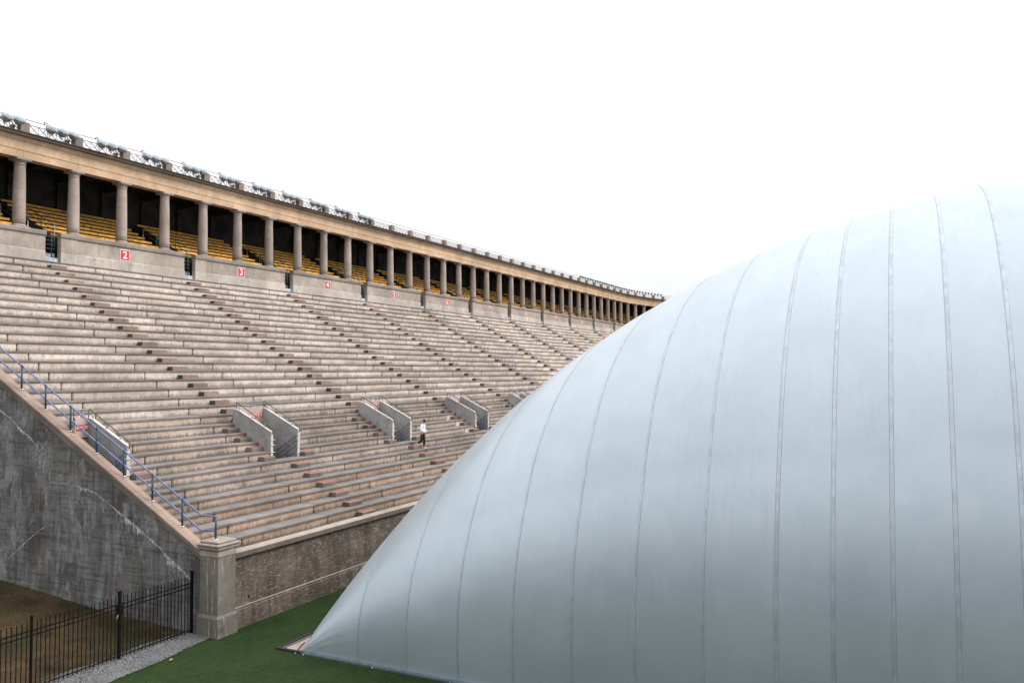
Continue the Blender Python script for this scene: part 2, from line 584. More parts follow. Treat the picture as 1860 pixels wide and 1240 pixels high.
def fabric_mat():
    t = NT('silver_grey_dome_fabric', .36, .5)
    t.b.inputs['Metallic'].default_value = .36
    P = t.pos()
    c = t.mix(t.ramp(t.noise(P, .35, 5, .6), .3, .7), (.425, .490, .545), (.46, .527, .582))
    c = t.mix(t.math('MULTIPLY', t.ramp(t.noise(t.scale(P, (1, 1.3, .9)), 1.1, 7, .7), .45, .72), .16), c, (.60, .64, .675))
    # dirt runs below
    d = t.noise(t.scale(P, (1, 5.5, .10)), 1.3, 5, .7)
    m = t.ramp(t.noise(P, .3, 3), .36, .62)
    c = t.mix(t.math('MULTIPLY', t.math('MULTIPLY', t.ramp(d, .50, .72), m), .14), c, (.24, .285, .31))
    sp = t.noise(P, 24, 4, .7)
    c = t.mix(t.math('MULTIPLY', t.ramp(sp, .4, .7), .10), c, (.30, .33, .35))
    # scuffs
    sc = t.noise(t.scale(P, (1, .6, 1.6), (2, 3, 4)), 2.4, 9, .8)
    c = t.mix(t.math('MULTIPLY', t.ramp(sc, .63, .72), .28), c, (.68, .72, .74))
    r_ = t.math('ADD', t.math('MULTIPLY', t.rand(), .06), .97)
    mm = t.n.new('ShaderNodeVectorMath')
    mm.operation = 'SCALE'
    t.l.new(c, mm.inputs[0])
    t.l.new(r_, mm.inputs['Scale'])
    t.color(mm.outputs[0])
    t.set(t.b.inputs['Roughness'], t.ramp(t.noise(P, 1.1, 5), .3, .7, .34, .42))
    wr = t.math('ADD', t.math('MULTIPLY', t.noise(t.scale(P, (.8, 1.1, .8)), .9, 3, .5), .45), t.math('MULTIPLY', t.noise(P, 55, 2), .012))
    at = t.n.new('ShaderNodeAttribute')                  # puckers drawn up along the welds
    at.attribute_name = 'seam_near'
    pk = t.noise(t.scale(P, (1, .6, 5.5)), 1.6, 4, .6)
    wr = t.math('ADD', wr, t.math('MULTIPLY', t.math('MULTIPLY', at.outputs['Fac'], pk), .30))
    t.bump(wr, .14, .10)
    return t.mat


M['fabric'] = fabric_mat()
M['seam'] = plain('weld_strip_fabric', (.415, .466, .526), .42, metal=.4, grain=.12, gscale=3)
M['seam_dark'] = plain('dark_seam_line', (.21, .23, .25), .6, grain=.35, gscale=5)  # narrow dark lines along the edges of the weld strips
M['skirt'] = plain('blue_grey_skirt', (.095, .13, .155), .5, grain=.25)
M['rubber'] = plain('black_rubber', (.018, .017, .02), .7)
M['pad'] = concrete('pale_footing_concrete', (.36, .305, .27), light_amt=.3, streak=.1, grime=.3, rnd=0)
M['steel'] = plain('galvanised_steel', (.62, .63, .64), .35, metal=.8, grain=.15)
M['blue_pipe'] = plain('chalky_blue_pipe_paint', (.135, .165, .31), .5, grain=.35, gscale=5)
M['teal_pipe'] = plain('blue_green_post_paint', (.028, .07, .115), .5, grain=.3, gscale=5)
M['grey_pipe'] = plain('grey_pipe', (.34, .35, .35), .45, metal=.5, grain=.25)
M['dark_pipe'] = plain('dark_pipe', (.07, .075, .07), .5, grain=.3)
M['rail_paint'] = plain('mauve_grey_rail_paint', (.30, .24, .265), .6, grain=.25)
M['green_pipe'] = plain('green_black_gate_paint', (.02, .055, .055), .5)
M['pale_blue'] = plain('pale_blue_handrail', (.42, .52, .66), .5)
M['black_iron'] = plain('black_iron', (.004, .004, .0045), .6, spec=.15, grain=.3)
M['yellow'] = plain('worn_yellow_bench_paint', (.80, .405, .075), .65, grain=.3, gscale=2.5)
M['white_paint'] = plain('white_letter_paint', (.78, .74, .72), .6, grain=.1)
M['red_paint'] = plain('red_sign_paint', (.52, .045, .055), .6, grain=.2)
M['lamp_white'] = plain('pale_lamp_hood', (.46, .52, .57), .4, grain=.12)
M['lamp_grey'] = plain('brown_grey_lamp_glass', (.42, .385, .35), .25, metal=.6, grain=.45, gscale=7)
M['lamp_dark'] = plain('dark_lamp_housing', (.10, .115, .125), .4, grain=.3)
M['lamp_glass'] = plain('lamp_glass', (.5, .52, .5), .12, spec=.6, grain=.2)
M['box_teal'] = plain('teal_junction_box', (.05, .13, .14), .5)
M['skin'] = plain('skin', (.50, .28, .20), .6, grain=.1)
M['shirt'] = plain('white_sweatshirt', (.74, .76, .80), .85, grain=.06)
M['trouser'] = plain('black_trousers', (.012, .012, .014), .85)
M['shoe'] = plain('white_shoe', (.66, .66, .67), .6)
M['hair'] = plain('black_cap', (.013, .014, .020), .8)


def turf_mat():
    t = NT('synthetic_turf', .9, .15)
    P = t.pos()
    c = t.mix(t.ramp(t.noise(P, .45, 6, .6), .3, .7), (.0105, .0260, .0055), (.0235, .047, .0105))
    c = t.mix(t.math('MULTIPLY', t.ramp(t.noise(t.scale(P, (1, 3, 1)), 1.6, 7, .75), .45, .7), .6), c, (.004, .0105, .003))
    c = t.mix(t.math('MULTIPLY', t.ramp(t.noise(P, 9, 7, .8), .42, .64), .65), c, (.034, .060, .016))
    c = t.mix(t.math('MULTIPLY', t.ramp(t.noise(t.scale(P, (1, 1, 1), (4, 4, 4)), 14, 6, .8), .48, .66), .6), c, (.004, .010, .003))
    t.color(c)
    t.bump(t.noise(P, 34, 5, .8), .9, .03)
    return t.mat


def dry_mat():
    t = NT('dry_lawn_soil', .95, .1)
    P = t.pos()
    c = t.mix(t.ramp(t.noise(P, .6, 7, .65), .3, .7), (.026, .020, .010), (.078, .050, .026))
    c = t.mix(t.ramp(t.noise(P, .28, 4), .45, .62), c, (.021, .023, .009))
    c = t.mix(t.math('MULTIPLY', t.ramp(t.noise(P, 14, 6, .8), .45, .7), .6), c, (.115, .078, .044))
    t.color(c)
    t.bump(t.noise(P, 18, 7, .8), .8, .04)
    return t.mat


def gravel_mat():
    t = NT('grey_gravel', .85, .2)
    P = t.pos()
    v = t.voro(P, 26)
    c = t.mix(t.sep(v['Color'])[0], (.05, .05, .054), (.42, .42, .43))
    c = t.mix(t.ramp(v['Distance'], .3, .65), c, (.04, .04, .042))
    t.color(c)
    t.bump(t.math('SUBTRACT', 1.0, v['Distance']), 1.0, .03)
    return t.mat


M['turf'], M['dry'], M['gravel'] = turf_mat(), dry_mat(), gravel_mat()
M['pebble'] = concrete('pebble_stone', (.20, .20, .205), light=(.42, .42, .42), dark=(.1, .1, .1), rnd=0, bump=.1)
M['blade'] = plain('dry_grass_blade', (.085, .062, .028), .9, grain=.6, gscale=1.2)
M['blade_green'] = plain('dull_green_grass_blade', (.030, .040, .013), .9, grain=.5, gscale=1.2)
M['brick'] = plain('slate_grey_brick', (.095, .115, .13), .9, grain=.35, gscale=4)
M['glass'] = plain('dark_window_glass', (.02, .024, .028), .1, spec=.5)
M['leaf'] = plain('brown_leaf', (.30, .17, .08), .8)

_t = NT('faint_lime_run', .9, .2)
_t.color(_t.mix(_t.ramp(_t.noise(_t.pos(), 5, 6, .7), .35, .65), (.24, .26, .275), (.50, .515, .53)))
_cover = _t.noise(_t.scale(_t.pos(), (1, 6, .7), (2, 8, 1)), 1.9, 8, .8)
_t.set(_t.b.inputs['Alpha'], _t.ramp(_cover, .42, .66, 0, .75))
M['lime_run'] = _t.mat

# ------------------------------------------------------------------ ground
b = MB()
b.add([(-900, -1500, 0), (2200, -1500, 0), (2200, 1500, 0), (-900, 1500, 0)], [(0, 1, 2, 3)])
tag(b.build('turf_field', M['turf']), kind='structure')


def lawn_z(x, y):
    t_ = min(1, max(0, (y - 23.6) / 12))
    return 0.012 + .62 * t_ * t_ * (3 - 2 * t_) + .035 * math.sin(x * 1.3 + y * .7) * min(1, t_ * 6)


b = MB()
nx, ny = 46, 40
xs = [-25 + 46.75 * i / nx for i in range(nx + 1)]
ys = [23.35 + 30 * (j / ny) ** 1.4 for j in range(ny + 1)]
b.add([(x, y, lawn_z(x, y)) for x in xs for y in ys], [(i * (ny + 1) + j, (i + 1) * (ny + 1) + j, (i + 1) * (ny + 1) + j + 1, i * (ny + 1) + j + 1) for i in range(nx) for j in range(ny)], 0, True)
tag(b.build('dry_lawn_ground', M['dry']), kind='structure')


def gravel_edge(x):
    return 21.85 + .43 * max(0, (x - 17.0)) / 4.2 + .05 * math.sin(x * 1.9)


b = MB()
xs = [5 + 16.42 * i / 40 for i in range(41)]
rows = [[(x, gravel_edge(x), .006), (x, gravel_edge(x) + .12, .035), (x, 23.3, .045), (x, 23.75 + .12 * math.sin(x * 2.3), .03)] for x in xs]
b.add([p for r in rows for p in r], [(i * 4 + j, i * 4 + 4 + j, i * 4 + 5 + j, i * 4 + 1 + j) for i in range(40) for j in range(3)], 0, True)
tag(b.build('gravel_path', M['gravel']), kind='structure')

rnd = random.Random(3)
b = MB()
for _ in range(5200):
    x = rnd.uniform(13.5, 21.38)
    y = gravel_edge(x) - .04 + abs(rnd.gauss(0, .8)) % (23.75 - gravel_edge(x))
    r = rnd.uniform(.012, .034)
    a = rnd.uniform(0, 6.3)
    ca, sa = math.cos(a) * r, math.sin(a) * r
    q = rnd.uniform(.6, 1.2)
    b.add([(x + ca, y + sa, .045), (x - sa * q, y + ca * q, .045), (x - ca, y - sa, .045), (x + sa * q, y - ca * q, .045), (x + ca * .2, y, .045 + r * .8)],
          [(0, 1, 4), (1, 2, 4), (2, 3, 4), (3, 0, 4)])
tag(b.build('loose_gravel', M['pebble']), 'loose grey gravel chips along the foot of the black fence', 'gravel', kind='stuff')

b = MB()
for _ in range(30000):
    x = rnd.uniform(8, 21.55)
    y = 23.55 + 12.5 * rnd.random() ** 1.3
    z = lawn_z(x, y)
    h = rnd.uniform(.03, .085)
    a = rnd.uniform(0, 6.3)
    dx, dy = .009 * math.cos(a), .009 * math.sin(a)
    lx, ly = rnd.gauss(0, .03), rnd.gauss(0, .03)
    green = math.sin(x * .5 + y * .35) + rnd.gauss(0, .5) > .45
    b.add([(x - dx, y - dy, z - .01), (x + dx, y + dy, z - .01), (x + lx, y + ly, z + h)], [(0, 1, 2)], 1 if green else 0)
tag(b.build('dry_grass', [M['blade'], M['blade_green']]), 'short dry brown and dull green grass behind the black fence', 'grass', kind='stuff')

b = MB()
b.add([(-.10, 0, .03), (-.04, .05, .012), (.05, .055, .03), (.11, .01, .045), (.05, -.05, .02), (-.04, -.045, .03), (0, 0, .006)],
      [(0, 6, 1), (1, 6, 2), (2, 6, 3), (3, 6, 4), (4, 6, 5), (5, 6, 0)])
lf = b.build('fallen_leaf', M['leaf'], None, (19.2, 21.75, .01))
lf.rotation_euler = (0, 0, .5)
tag(lf, 'single brown fallen leaf on the turf beside the gravel', 'leaf')

# ------------------------------------------------------------------ grandstand
stand = empty('grandstand', (X_END, 22.3, 0))
tag(stand, 'curved concrete grandstand of long stepped rows rising behind the silver dome', 'grandstand')
stand.location = (0, 0, 0)
K_MAX = 58.0
V_K0, V_K1 = .175, .78                       # stair entry walls, outer faces, within each section
N_ENTRY = 4                                  # sections whose stair entry can be seen


def core_prof():
    top = [(YI(i) + .12, ZI(i) - (3.3 if 7 <= i <= 13 else .55)) for i in range(1, 32)]
    return [(22.75, .0)] + [(22.75, ZI(1) - .4)] + top + [(47.4, ZI(31) - .5), (47.4, 0.0)]


b = MB()
b.sweep(core_prof(), K_END + .02, K_CURVE, 1)
b.sweep(core_prof(), K_CURVE, K_MAX, 28)
core = b.build('light_block_core', M['core'], stand)  # dark solid added under the slabs to block light through the joints

# joints every 1.5 bays, aisles every 3
JK = -.22 - 1.5


def slab_ranges(i):
    """k-ranges of the slabs of row i: split at joints, and cut where the stair entries stand (rows 8-10)"""
    rs = []
    off = (.11 * math.sin(i * 2.1), .19 * math.sin(i * 1.3 + 1))
    js = [K_END] + [JK + 1.5 * n + off[n % 2] * .10 for n in range(0, 80) if JK + 1.5 * n < K_MAX - .3] + [K_MAX]
    for a, c in zip(js, js[1:]):
        segs = [(a, c)]
        if i in (8, 9, 10):
            cuts = [(-9, -2.125)] + [(V_K0 + 3 * m - .0, V_K1 + 3 * m) for m in range(N_ENTRY)]
            for u0, u1 in cuts:
                new = []
                for s0, s1 in segs:
                    if u1 <= s0 or u0 >= s1:
                        new.append((s0, s1))
                    else:
                        if u0 > s0 + .03:
                            new.append((s0, u0))
                        if u1 < s1 - .03:
                            new.append((u1, s1))
                segs = new
        rs += segs
    return rs


def slab_mesh(mb, i, k0, k1, n, world_, first=False):
    """tread with nosing (0 = tread, 1 = nosing) over a pillowed riser (2)"""
    y0, y1, z, zl = YI(i), YI(i + 1), ZI(i), (ZI(i - 1) if i > 1 else ZI(1) - .35)
    th = .095 if i < 14 else .078
    if i == 31:
        y1 = 46.9
    g = .006 / S
    fn = path if world_ else (lambda k, y, zz: ((k - k0) * S, y - y0, zz - z))
    prof = [(y0, z - .012), (y0, z - th), (y0 + .12, z - th), (y1 + .10, z - th), (y1 + .10, z), (y0 + .015, z)]
    mb.sweep(prof, k0 + g, k1 - g, n, [1, 1, 0, 0, 0, 1], fn)
    # riser
    gr = .028 / S
    zt, zb, yf = z - th + .01, zl - .02, y0 + .035
    a, c = k0 + gr, k1 - gr
    mb.sweep([(yf + .03, zt), (yf + .03, zb), (yf + .12, zb), (yf + .12, zt)], a, c, n, 2, fn)
    d = min(.06 / S, (c - a) * .3)
    ks = [a + d + (c - a - 2 * d) * q / n for q in range(n + 1)]
    inner = [fn(kk, yf, zz) for kk in ks for zz in (zt - .03, zb + .02)]
    outer = [fn(kk, yf + .031, zz) for kk in [a] + ks[1:-1] + [c] for zz in (zt, zb)]
    m = 2 * (n + 1)
    fs = []
    for q in range(n):
        fs.append((2 * q, 2 * q + 1, 2 * q + 3, 2 * q + 2))
        fs.append((2 * q, 2 * q + 2, m + 2 * q + 2, m + 2 * q))
        fs.append((2 * q + 1, m + 2 * q + 1, m + 2 * q + 3, 2 * q + 3))
    fs += [(0, m, m + 1, 1), (2 * n, 2 * n + 1, m + 2 * n + 1, m + 2 * n)]
    mb.add(inner + outer, fs, 2)


cand = []
for i in range(1, 32):
    for k0, k1 in slab_ranges(i):
        pts = [path(k0 + (k1 - k0) * q / 4, YI(i), ZI(i)) for q in range(5)]
        vis = [p for p in pts if in_view(p)]
        q0, q1 = project(pts[0]), project(pts[-1])
        size = 0
        if vis and q0 and q1:
            size = len(vis) / 5 * math.hypot(q1[0] - q0[0], q1[1] - q0[1]) * 1477 / min(q0[2], q1[2])
        cand.append((size, i, k0, k1))
cand.sort(reverse=True)
mesh_cache = {}
rest = MB()
for idx, (size, i, k0, k1) in enumerate(cand):
    tan_row = i <= 8
    if idx < 300 and k1 <= K_CURVE + .01:
        key = (i, round((k1 - k0) * S, 2))
        if key not in mesh_cache:
            mb = MB()
            slab_mesh(mb, i, k0, k1, 1, False)
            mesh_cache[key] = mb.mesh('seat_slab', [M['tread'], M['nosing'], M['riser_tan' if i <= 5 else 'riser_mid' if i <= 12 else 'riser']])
        o = link('seat_slab', mesh_cache[key], stand, (X0 + k0 * S, YI(i) + random.uniform(-.006, .006), ZI(i) + random.uniform(-.008, .008)))
    else:
        slab_mesh(rest, i, k0, k1, 1 if k1 <= K_CURVE else 3, True)
tag(rest.build('seat_slabs', [M['tread'], M['nosing'], M['riser']], stand), kind='stuff')

# aisle steps (half steps, one per row)
step_cache = {}
rest = MB()


def step_mb(w, h, low):
    mb = MB()
    c = .025
    # front chamfered block; materials 0 body, 1 top, 2 side
    mb.add([(0, 0, 0), (w, 0, 0), (w, .39, 0), (0, .39, 0), (0, 0, h - c), (w, 0, h - c), (w, .39, h), (0, .39, h), (0, c, h), (w, c, h)],
           [(0, 1, 5, 4), (4, 5, 9, 8), (8, 9, 6, 7), (0, 4, 8, 7, 3), (1, 2, 6, 9, 5), (3, 7, 6, 2)], [0, 1, 1, 2, 2, 0])
    return mb


def aisle_step(i, k0, w):
    """block standing on tread i against the riser of row i+1"""
    h = (ZI(i + 1) - ZI(i)) * .52
    low = i <= 11
    p = path(k0, YI(i + 1) + .036 - .39, ZI(i))
    mats = [M['step'], M['red_step' if low else 'step'], M['step']] if low else [M['step_front'], M['step'], M['step_side_shade']]
    if in_view((p[0] + .5, p[1], p[2] + .1), 4) and k0 < K_CURVE:
        key = (low, round(h, 2), round(w, 2))
        if key not in step_cache:
            step_cache[key] = step_mb(w, h, low).mesh('aisle_step', mats)
        link('aisle_step', step_cache[key], stand, (p[0], p[1], p[2]))
        return 1
    mb = step_mb(w, h, low)
    a = path_rot(k0)
    ca, sa = math.cos(a), math.sin(a)
    rest.add([(p[0] + x * ca - y * sa, p[1] + x * sa + y * ca, p[2] + z) for x, y, z in mb.v], mb.f, 0)
    return 0


n_steps = 0
for m in range(0, 19):
    ka = .36 + 3 * m
    for i in range(1, 31):
        if 7 <= i <= 10 and m < N_ENTRY:
            n_steps += aisle_step(i, ka - .41, .74)
            if i == 7:
                n_steps += aisle_step(i, ka + .425, .74)
        else:
            n_steps += aisle_step(i, ka, 1.0)
n_steps += aisle_step(7, -2.12, .75)
tag(rest.build('aisle_steps', [M['step_front']], stand), kind='stuff')

# front wall, mouldings and cap
YF = 22.25
b = MB()
b.sweep([(YF, .0), (YF, ZI(1) + .05), (YF + .45, ZI(1) + .05), (YF + .45, 0)], (22.2 - X0) / S, K_CURVE, 1)
b.sweep([(YF, .0), (YF, ZI(1) + .05), (YF + .45, ZI(1) + .05), (YF + .45, 0)], K_CURVE, K_MAX, 26)
b.build('front_wall', M['front_wall'], stand)
b = MB()
b.sweep([(YF - .05, -.05), (YF - .05, .66), (YF - .015, .70), (YF + .1, .70), (YF + .1, -.05)], (22.25 - X0) / S, K_CURVE, 1)
b.sweep([(YF - .05, -.05), (YF - .05, .66), (YF - .015, .70), (YF + .1, .70), (YF + .1, -.05)], K_CURVE, K_MAX, 26)
b.build('wall_plinth', M['front_wall'], stand)
b = MB()
b.sweep([(YF - .018, .745), (YF - .018, .775), (YF + .05, .80), (YF + .05, .745)], (22.3 - X0) / S, K_CURVE, 1)
b.build('wall_moulding', M['parapet'], stand)
kcap = (22.3 - X0) / S
n = 0
while kcap < K_MAX:
    k1 = min(kcap + 1.05, K_MAX)
    b = MB()
    b.sweep([(YF - .14, ZI(1) + .02), (YF - .14, ZI(1) + .20), (YF - .11, ZI(1) + .235), (YF + .30, ZI(1) + .235), (YF + .33, ZI(1) + .21), (YF + .33, ZI(1) + .02), (YF - .02, ZI(1) - .03)],
            kcap + .001, k1 - .002, 1 if k1 < K_CURVE else 3, [2, 0, 0, 0, 2, 2, 2])
    b.build('wall_cap', [M['wall_cap'], M['cap'], M['cap_lip']], stand)
    kcap = k1
b = MB()
b.lathe([(.05, 0), (.05, .03)], 10, 0, Matrix.Rotation(R(90), 3, 'X'), (23.17, YF - .002, 1.05))
b.build('drain_hole', M['void'], stand)

# end wall with coping, joint grooves and lime crusts
XW = 21.6


def cop_z(y):
    z = 3.66 + .522 * (y - 24.264)
    return z if y < 35 else 9.264 + .60 * (y - 35)


b = MB()
poly = [(22.6, -.3), (22.6, cop_z(22.9) - .16), (23.4, cop_z(23.4) - .16), (35, cop_z(35) - .16), (46.5, cop_z(46.5) - .16), (54, 16.5), (54, -.3)]
n = len(poly)
b.add([(XW, y, z) for y, z in poly] + [(XW + .38, y, z) for y, z in poly], [tuple(range(n))[::-1], tuple(range(n, 2 * n))] + [(j, (j + 1) % n, n + (j + 1) % n, n + j) for j in range(n)])
endw = b.build('end_wall', M['end_wall'], stand)
b = MB()
b.box((XW - .05, 22.6, -.2), (XW + .1, 54, .70))
b.build('end_wall_plinth', M['end_wall'], stand)
# narrow construction joint standing a little proud
b = MB()
b.sweep([(XW - .010, 0), (XW - .010, .018), (XW + .05, .018), (XW + .05, 0)], 22.9, 54, 1, 0, lambda k, y, z: (y, k, 2.80 + z))
b.build('joint_line', M['pier'], endw)

ycur = 22.95
while ycur < 46:
    y1 = min(ycur + 2.35, 46)
    b = MB()
    for xa, xb, zt, zb in ((XW - .09, X_END, 0, -.17),):
        ya, yb = ycur + .006, y1 - .006
        za, zc = cop_z(ya), cop_z(yb)
        b.add([(xa, ya, za + zb), (xb, ya, za + zb), (xb, yb, zc + zb), (xa, yb, zc + zb), (xa, ya, za - .03), (xb, ya, za - .03), (xb, yb, zc - .03), (xa, yb, zc - .03),
               (xa + .03, ya, za), (xb - .03, ya, za), (xb - .03, yb, zc), (xa + .03, yb, zc)],
              [(0, 3, 2, 1), (0, 1, 5, 9, 8, 4), (3, 7, 11, 10, 6, 2), (0, 4, 7, 3), (1, 2, 6, 5), (4, 8, 11, 7), (5, 6, 10, 9), (8, 9, 10, 11)], [1, 0, 0, 1, 0, 0, 0, 0])
    cs_ = b.build('coping_slab', [M['coping'], M['nosing']], stand)
    b = MB()
    xa, xb = XW - .045, XW + .1
    b.add([(xa, ya, za - .36), (xb, ya, za - .36), (xb, yb, zc - .36), (xa, yb, zc - .36), (xa, ya, za - .172), (xb, ya, za - .172), (xb, yb, zc - .172), (xa, yb, zc - .172)],
          [(0, 3, 2, 1), (4, 5, 6, 7), (0, 1, 5, 4), (1, 2, 6, 5), (2, 3, 7, 6), (3, 0, 4, 7)])
    b.build('coping_moulding', M['nosing'], cs_)
    ycur = y1


def crust(pts, w, drip, seed, thin=.006):
    """ragged band of lime along a crack on the end wall, with runs below it"""
    rr = random.Random(seed)
    mb = MB()
    P_ = []
    for (ya, za), (yb, zb) in zip(pts, pts[1:]):
        n_ = max(2, int(math.hypot(yb - ya, zb - za) / .05))
        P_ += [(ya + (yb - ya) * q / n_, za + (zb - za) * q / n_) for q in range(n_)]
    P_.append(pts[-1])
    up, lo_ = [], []
    for q, (y, z) in enumerate(P_):
        jit = rr.gauss(0, .012)
        ww = w * (.5 + .8 * abs(math.sin(q * .23 + seed)) * rr.uniform(.5, 1))
        up.append((XW - thin * .3, y, z + jit + ww * .35))
        d_ = drip * max(0, math.sin(q * .11 + seed * 1.7)) * (rr.random() ** 2.2)
        lo_.append((XW - thin * .3, y, z + jit - ww * .65 - d_))
    mid = [(XW - thin, (a[1] + c[1]) / 2, a[2] * .6 + c[2] * .4) for a, c in zip(up, lo_)]
    m_ = len(P_)
    mb.add(up + mid + lo_, [(q, q + 1, m_ + q + 1, m_ + q) for q in range(m_ - 1)] + [(m_ + q, m_ + q + 1, 2 * m_ + q + 1, 2 * m_ + q) for q in range(m_ - 1)])
    mb.build('lime_crust', M['lime'], endw)


def wall_pt(x, y):
    """point of the end wall seen at photo pixel x, y (used once, to lay out the stains on the wall)"""
    rx, ry = (x - 930) / 1477.18, (620 - y) / 1477.18
    d = [_r[q] * rx + _u[q] * ry - _b[q] for q in range(3)]
    t_ = XW / d[0]
    return (d[1] * t_, d[2] * t_ + HC)


crust([wall_pt(*p) for p in [(-30, 722), (0, 744), (20, 760), (39, 781), (59, 798)]], .07, .12, 1)
crust([wall_pt(*p) for p in [(56, 796), (64, 806), (72, 820)]], .05, .55, 2)
crust([wall_pt(*p) for p in [(204, 920), (226, 938), (248, 956), (272, 978), (297, 1000)]], .08, .32, 3)
crust([wall_pt(*p) for p in [(297, 1004), (315, 1020), (335, 1039), (350, 1056)]], .09, .38, 4)
crust([wall_pt(*p) for p in [(85, 895), (87, 882), (93, 876), (108, 877), (124, 879), (152, 886), (172, 894), (182, 902), (204, 920)]], .03, .07, 5)
crust([wall_pt(*p) for p in [(85, 953), (60, 972), (40, 990), (15, 1014)]], .035, .05, 6)
def lime_run(x0, x1, y0, y1, seed):
    """faint pale run-off down the end wall, ragged at its foot"""
    rr = random.Random(seed)
    mb = MB()
    (ya, za), (yb, zb) = wall_pt(x0, y0), wall_pt(x1, y0)
    zlow = wall_pt((x0 + x1) / 2, y1)[1]
    n_ = 26
    vs_, fs = [], []
    for q in range(n_ + 1):
        yy_ = ya + (yb - ya) * q / n_
        e_ = math.sin(math.pi * q / n_)
        vs_ += [(XW - .002, yy_, za + rr.uniform(-.05, .1) - .3 * (1 - e_)), (XW - .0025, yy_, (za + zlow) / 2), (XW - .002, yy_, zlow + (za - zlow) * (.55 * (1 - e_) + .3 * rr.random() ** 2))]
        if q:
            o_ = 3 * q
            fs += [(o_ - 3, o_, o_ + 1, o_ - 2), (o_ - 2, o_ + 1, o_ + 2, o_ - 1)]
    mb.add(vs_, fs)
    mb.build('lime_run', M['lime_run'], endw)


for q, a_ in enumerate([(56, 92, 802, 880), (60, 90, 805, 860), (78, 96, 800, 960), (80, 92, 905, 968), (208, 224, 930, 985), (228, 246, 945, 1000), (120, 132, 872, 902), (0, 24, 760, 830), (150, 175, 905, 985), (20, 40, 850, 1000), (108, 122, 985, 1050), (300, 330, 1015, 1062), (182, 196, 905, 930)]):
    lime_run(*a_, 20 + q)
crust([wall_pt(*p) for p in [(146, 886), (152, 888), (157, 892)]], .05, .5, 9)

# corner pier
PX, PY = 21.42, 22.03
pier = MB()
pier.cbox((PX + .04, PY + .03, .70), (PX + .90, PY + .90, 2.80), .02)
pier = pier.build('corner_pier', M['pier'], stand)
b = MB()
b.cbox((PX - .03, PY - .04, -.2), (PX + .97, PY + .97, .70), .02)
b.add([(PX - .01, PY - .02, .70), (PX + .95, PY - .02, .70), (PX + .95, PY + .95, .70), (PX - .01, PY + .95, .70), (PX + .05, PY + .04, .78), (PX + .89, PY + .04, .78), (PX + .89, PY + .89, .78), (PX + .05, PY + .89, .78)],
      [(0, 1, 5, 4), (1, 2, 6, 5), (2, 3, 7, 6), (3, 0, 4, 7), (4, 5, 6, 7)])
b.build('pier_base', M['pier'], pier)
b = MB()
b.cbox((PX + .02, PY + .01, 2.80), (PX + .92, PY + .92, 3.02), .025)
b.build('pier_neck_band', M['pier_cap'], pier)
b = MB()
b.cbox((PX - .04, PY - .05, 3.06), (PX + .98, PY + .98, 3.17), .03)
b.cbox((PX + .0, PY - .01, 3.02), (PX + .94, PY + .94, 3.07), .02)
b.cbox((PX - .08, PY - .09, 3.17), (PX + 1.02, PY + 1.02, 3.27), .035)
b.cbox((PX + .03, PY + .02, 3.27), (PX + .91, PY + .91, 3.36), .03)
b.build('pier_cap', M['pier_cap'], pier)

# parapet below the columns, one stretch between two gates
ZP0, ZP1, ZP2 = 16.0, 17.54, 17.85
para = []
for m in range(-1, 20):
    k0, k1 = (.645 + 3 * m, 3.365 + 3 * m)
    if m == -1:
        k0 = K_END
    if k1 > K_MAX:
        break
    n = 1 if k1 <= K_CURVE else 5
    b = MB()
    b.sweep([(46.46, 16.62), (46.46, ZP1), (46.74, ZP1), (46.74, 16.62)], k0, k1, n)
    pr = b.build('parapet_wall', M['parapet'], stand)
    b = MB()
    b.sweep([(46.41, ZP0 - .03), (46.41, 16.60), (46.45, 16.64), (46.76, 16.64), (46.76, ZP0 - .03)], k0 + .002, k1 - .002, n)
    b.build('parapet_base', M['parapet_low'], pr)
    b = MB()
    b.sweep([(46.37, ZP1 + .05), (46.37, ZP2 - .07), (46.42, ZP2), (46.80, ZP2), (46.82, ZP1), (46.44, ZP1)], k0 - .006, k1 + .006, n)
    b.build('parapet_cap', M['cap'], pr)
    # end pilaster by the gate
    b = MB()
    b.sweep([(46.435, 16.645), (46.435, ZP1 - .002), (46.5, ZP1 - .002), (46.5, 16.645)], k0 + .004, k0 + .30, 1)
    if m > -1:
        b.build('parapet_pilaster', M['parapet'], pr)
    # painted gate step between the stretches
    b = MB()
    b.sweep([(46.60, ZP0 - .02), (46.60, 16.30), (46.95, 16.30), (46.95, 16.60), (47.55, 16.60), (47.55, ZP0 - .02)], k1 + .008, k1 + .272, 1)
    b.build('gate_step', M['gate_step'], stand)

# ------------------------------------------------------------------ colonnade
colo = empty('colonnade')
tag(colo, 'long open colonnade of round columns under a tan entablature, along the top of the stand', 'colonnade')
ZB, ZT = ZP2, 21.95
b = MB()
b.lathe([(.352, .16), (.350, .6), (.346, 1.4), (.332, 2.4), (.312, 3.3), (.298, 3.68), (.298, 3.74)], 24)
sh_me = b.mesh('column_shaft', M['column'])
b = MB()
b.cbox((-.45, -.45, 0), (.45, .45, .07), .015)
b.lathe([(.40, .07), (.435, .10), (.43, .14), (.38, .16), (.365, .19), (.352, .20)], 24)
ba_me = b.mesh('column_base', M['column'])
b = MB()
b.lathe([(.298, 3.70), (.33, 3.72), (.33, 3.76), (.302, 3.78), (.302, 3.86), (.34, 3.89), (.40, 3.96), (.41, 3.98)], 24)
b.cbox((-.44, -.44, 3.98), (.44, .44, 4.12), .015)
ca_me = b.mesh('column_capital', M['column'])
for k in range(-2, 58):
    x, y, z = path(k, YC, ZB)
    s_ = link('column', sh_me, colo, (x, y, z), path_rot(k))
    link('column_base', ba_me, s_)
    link('column_capital', ca_me, s_)

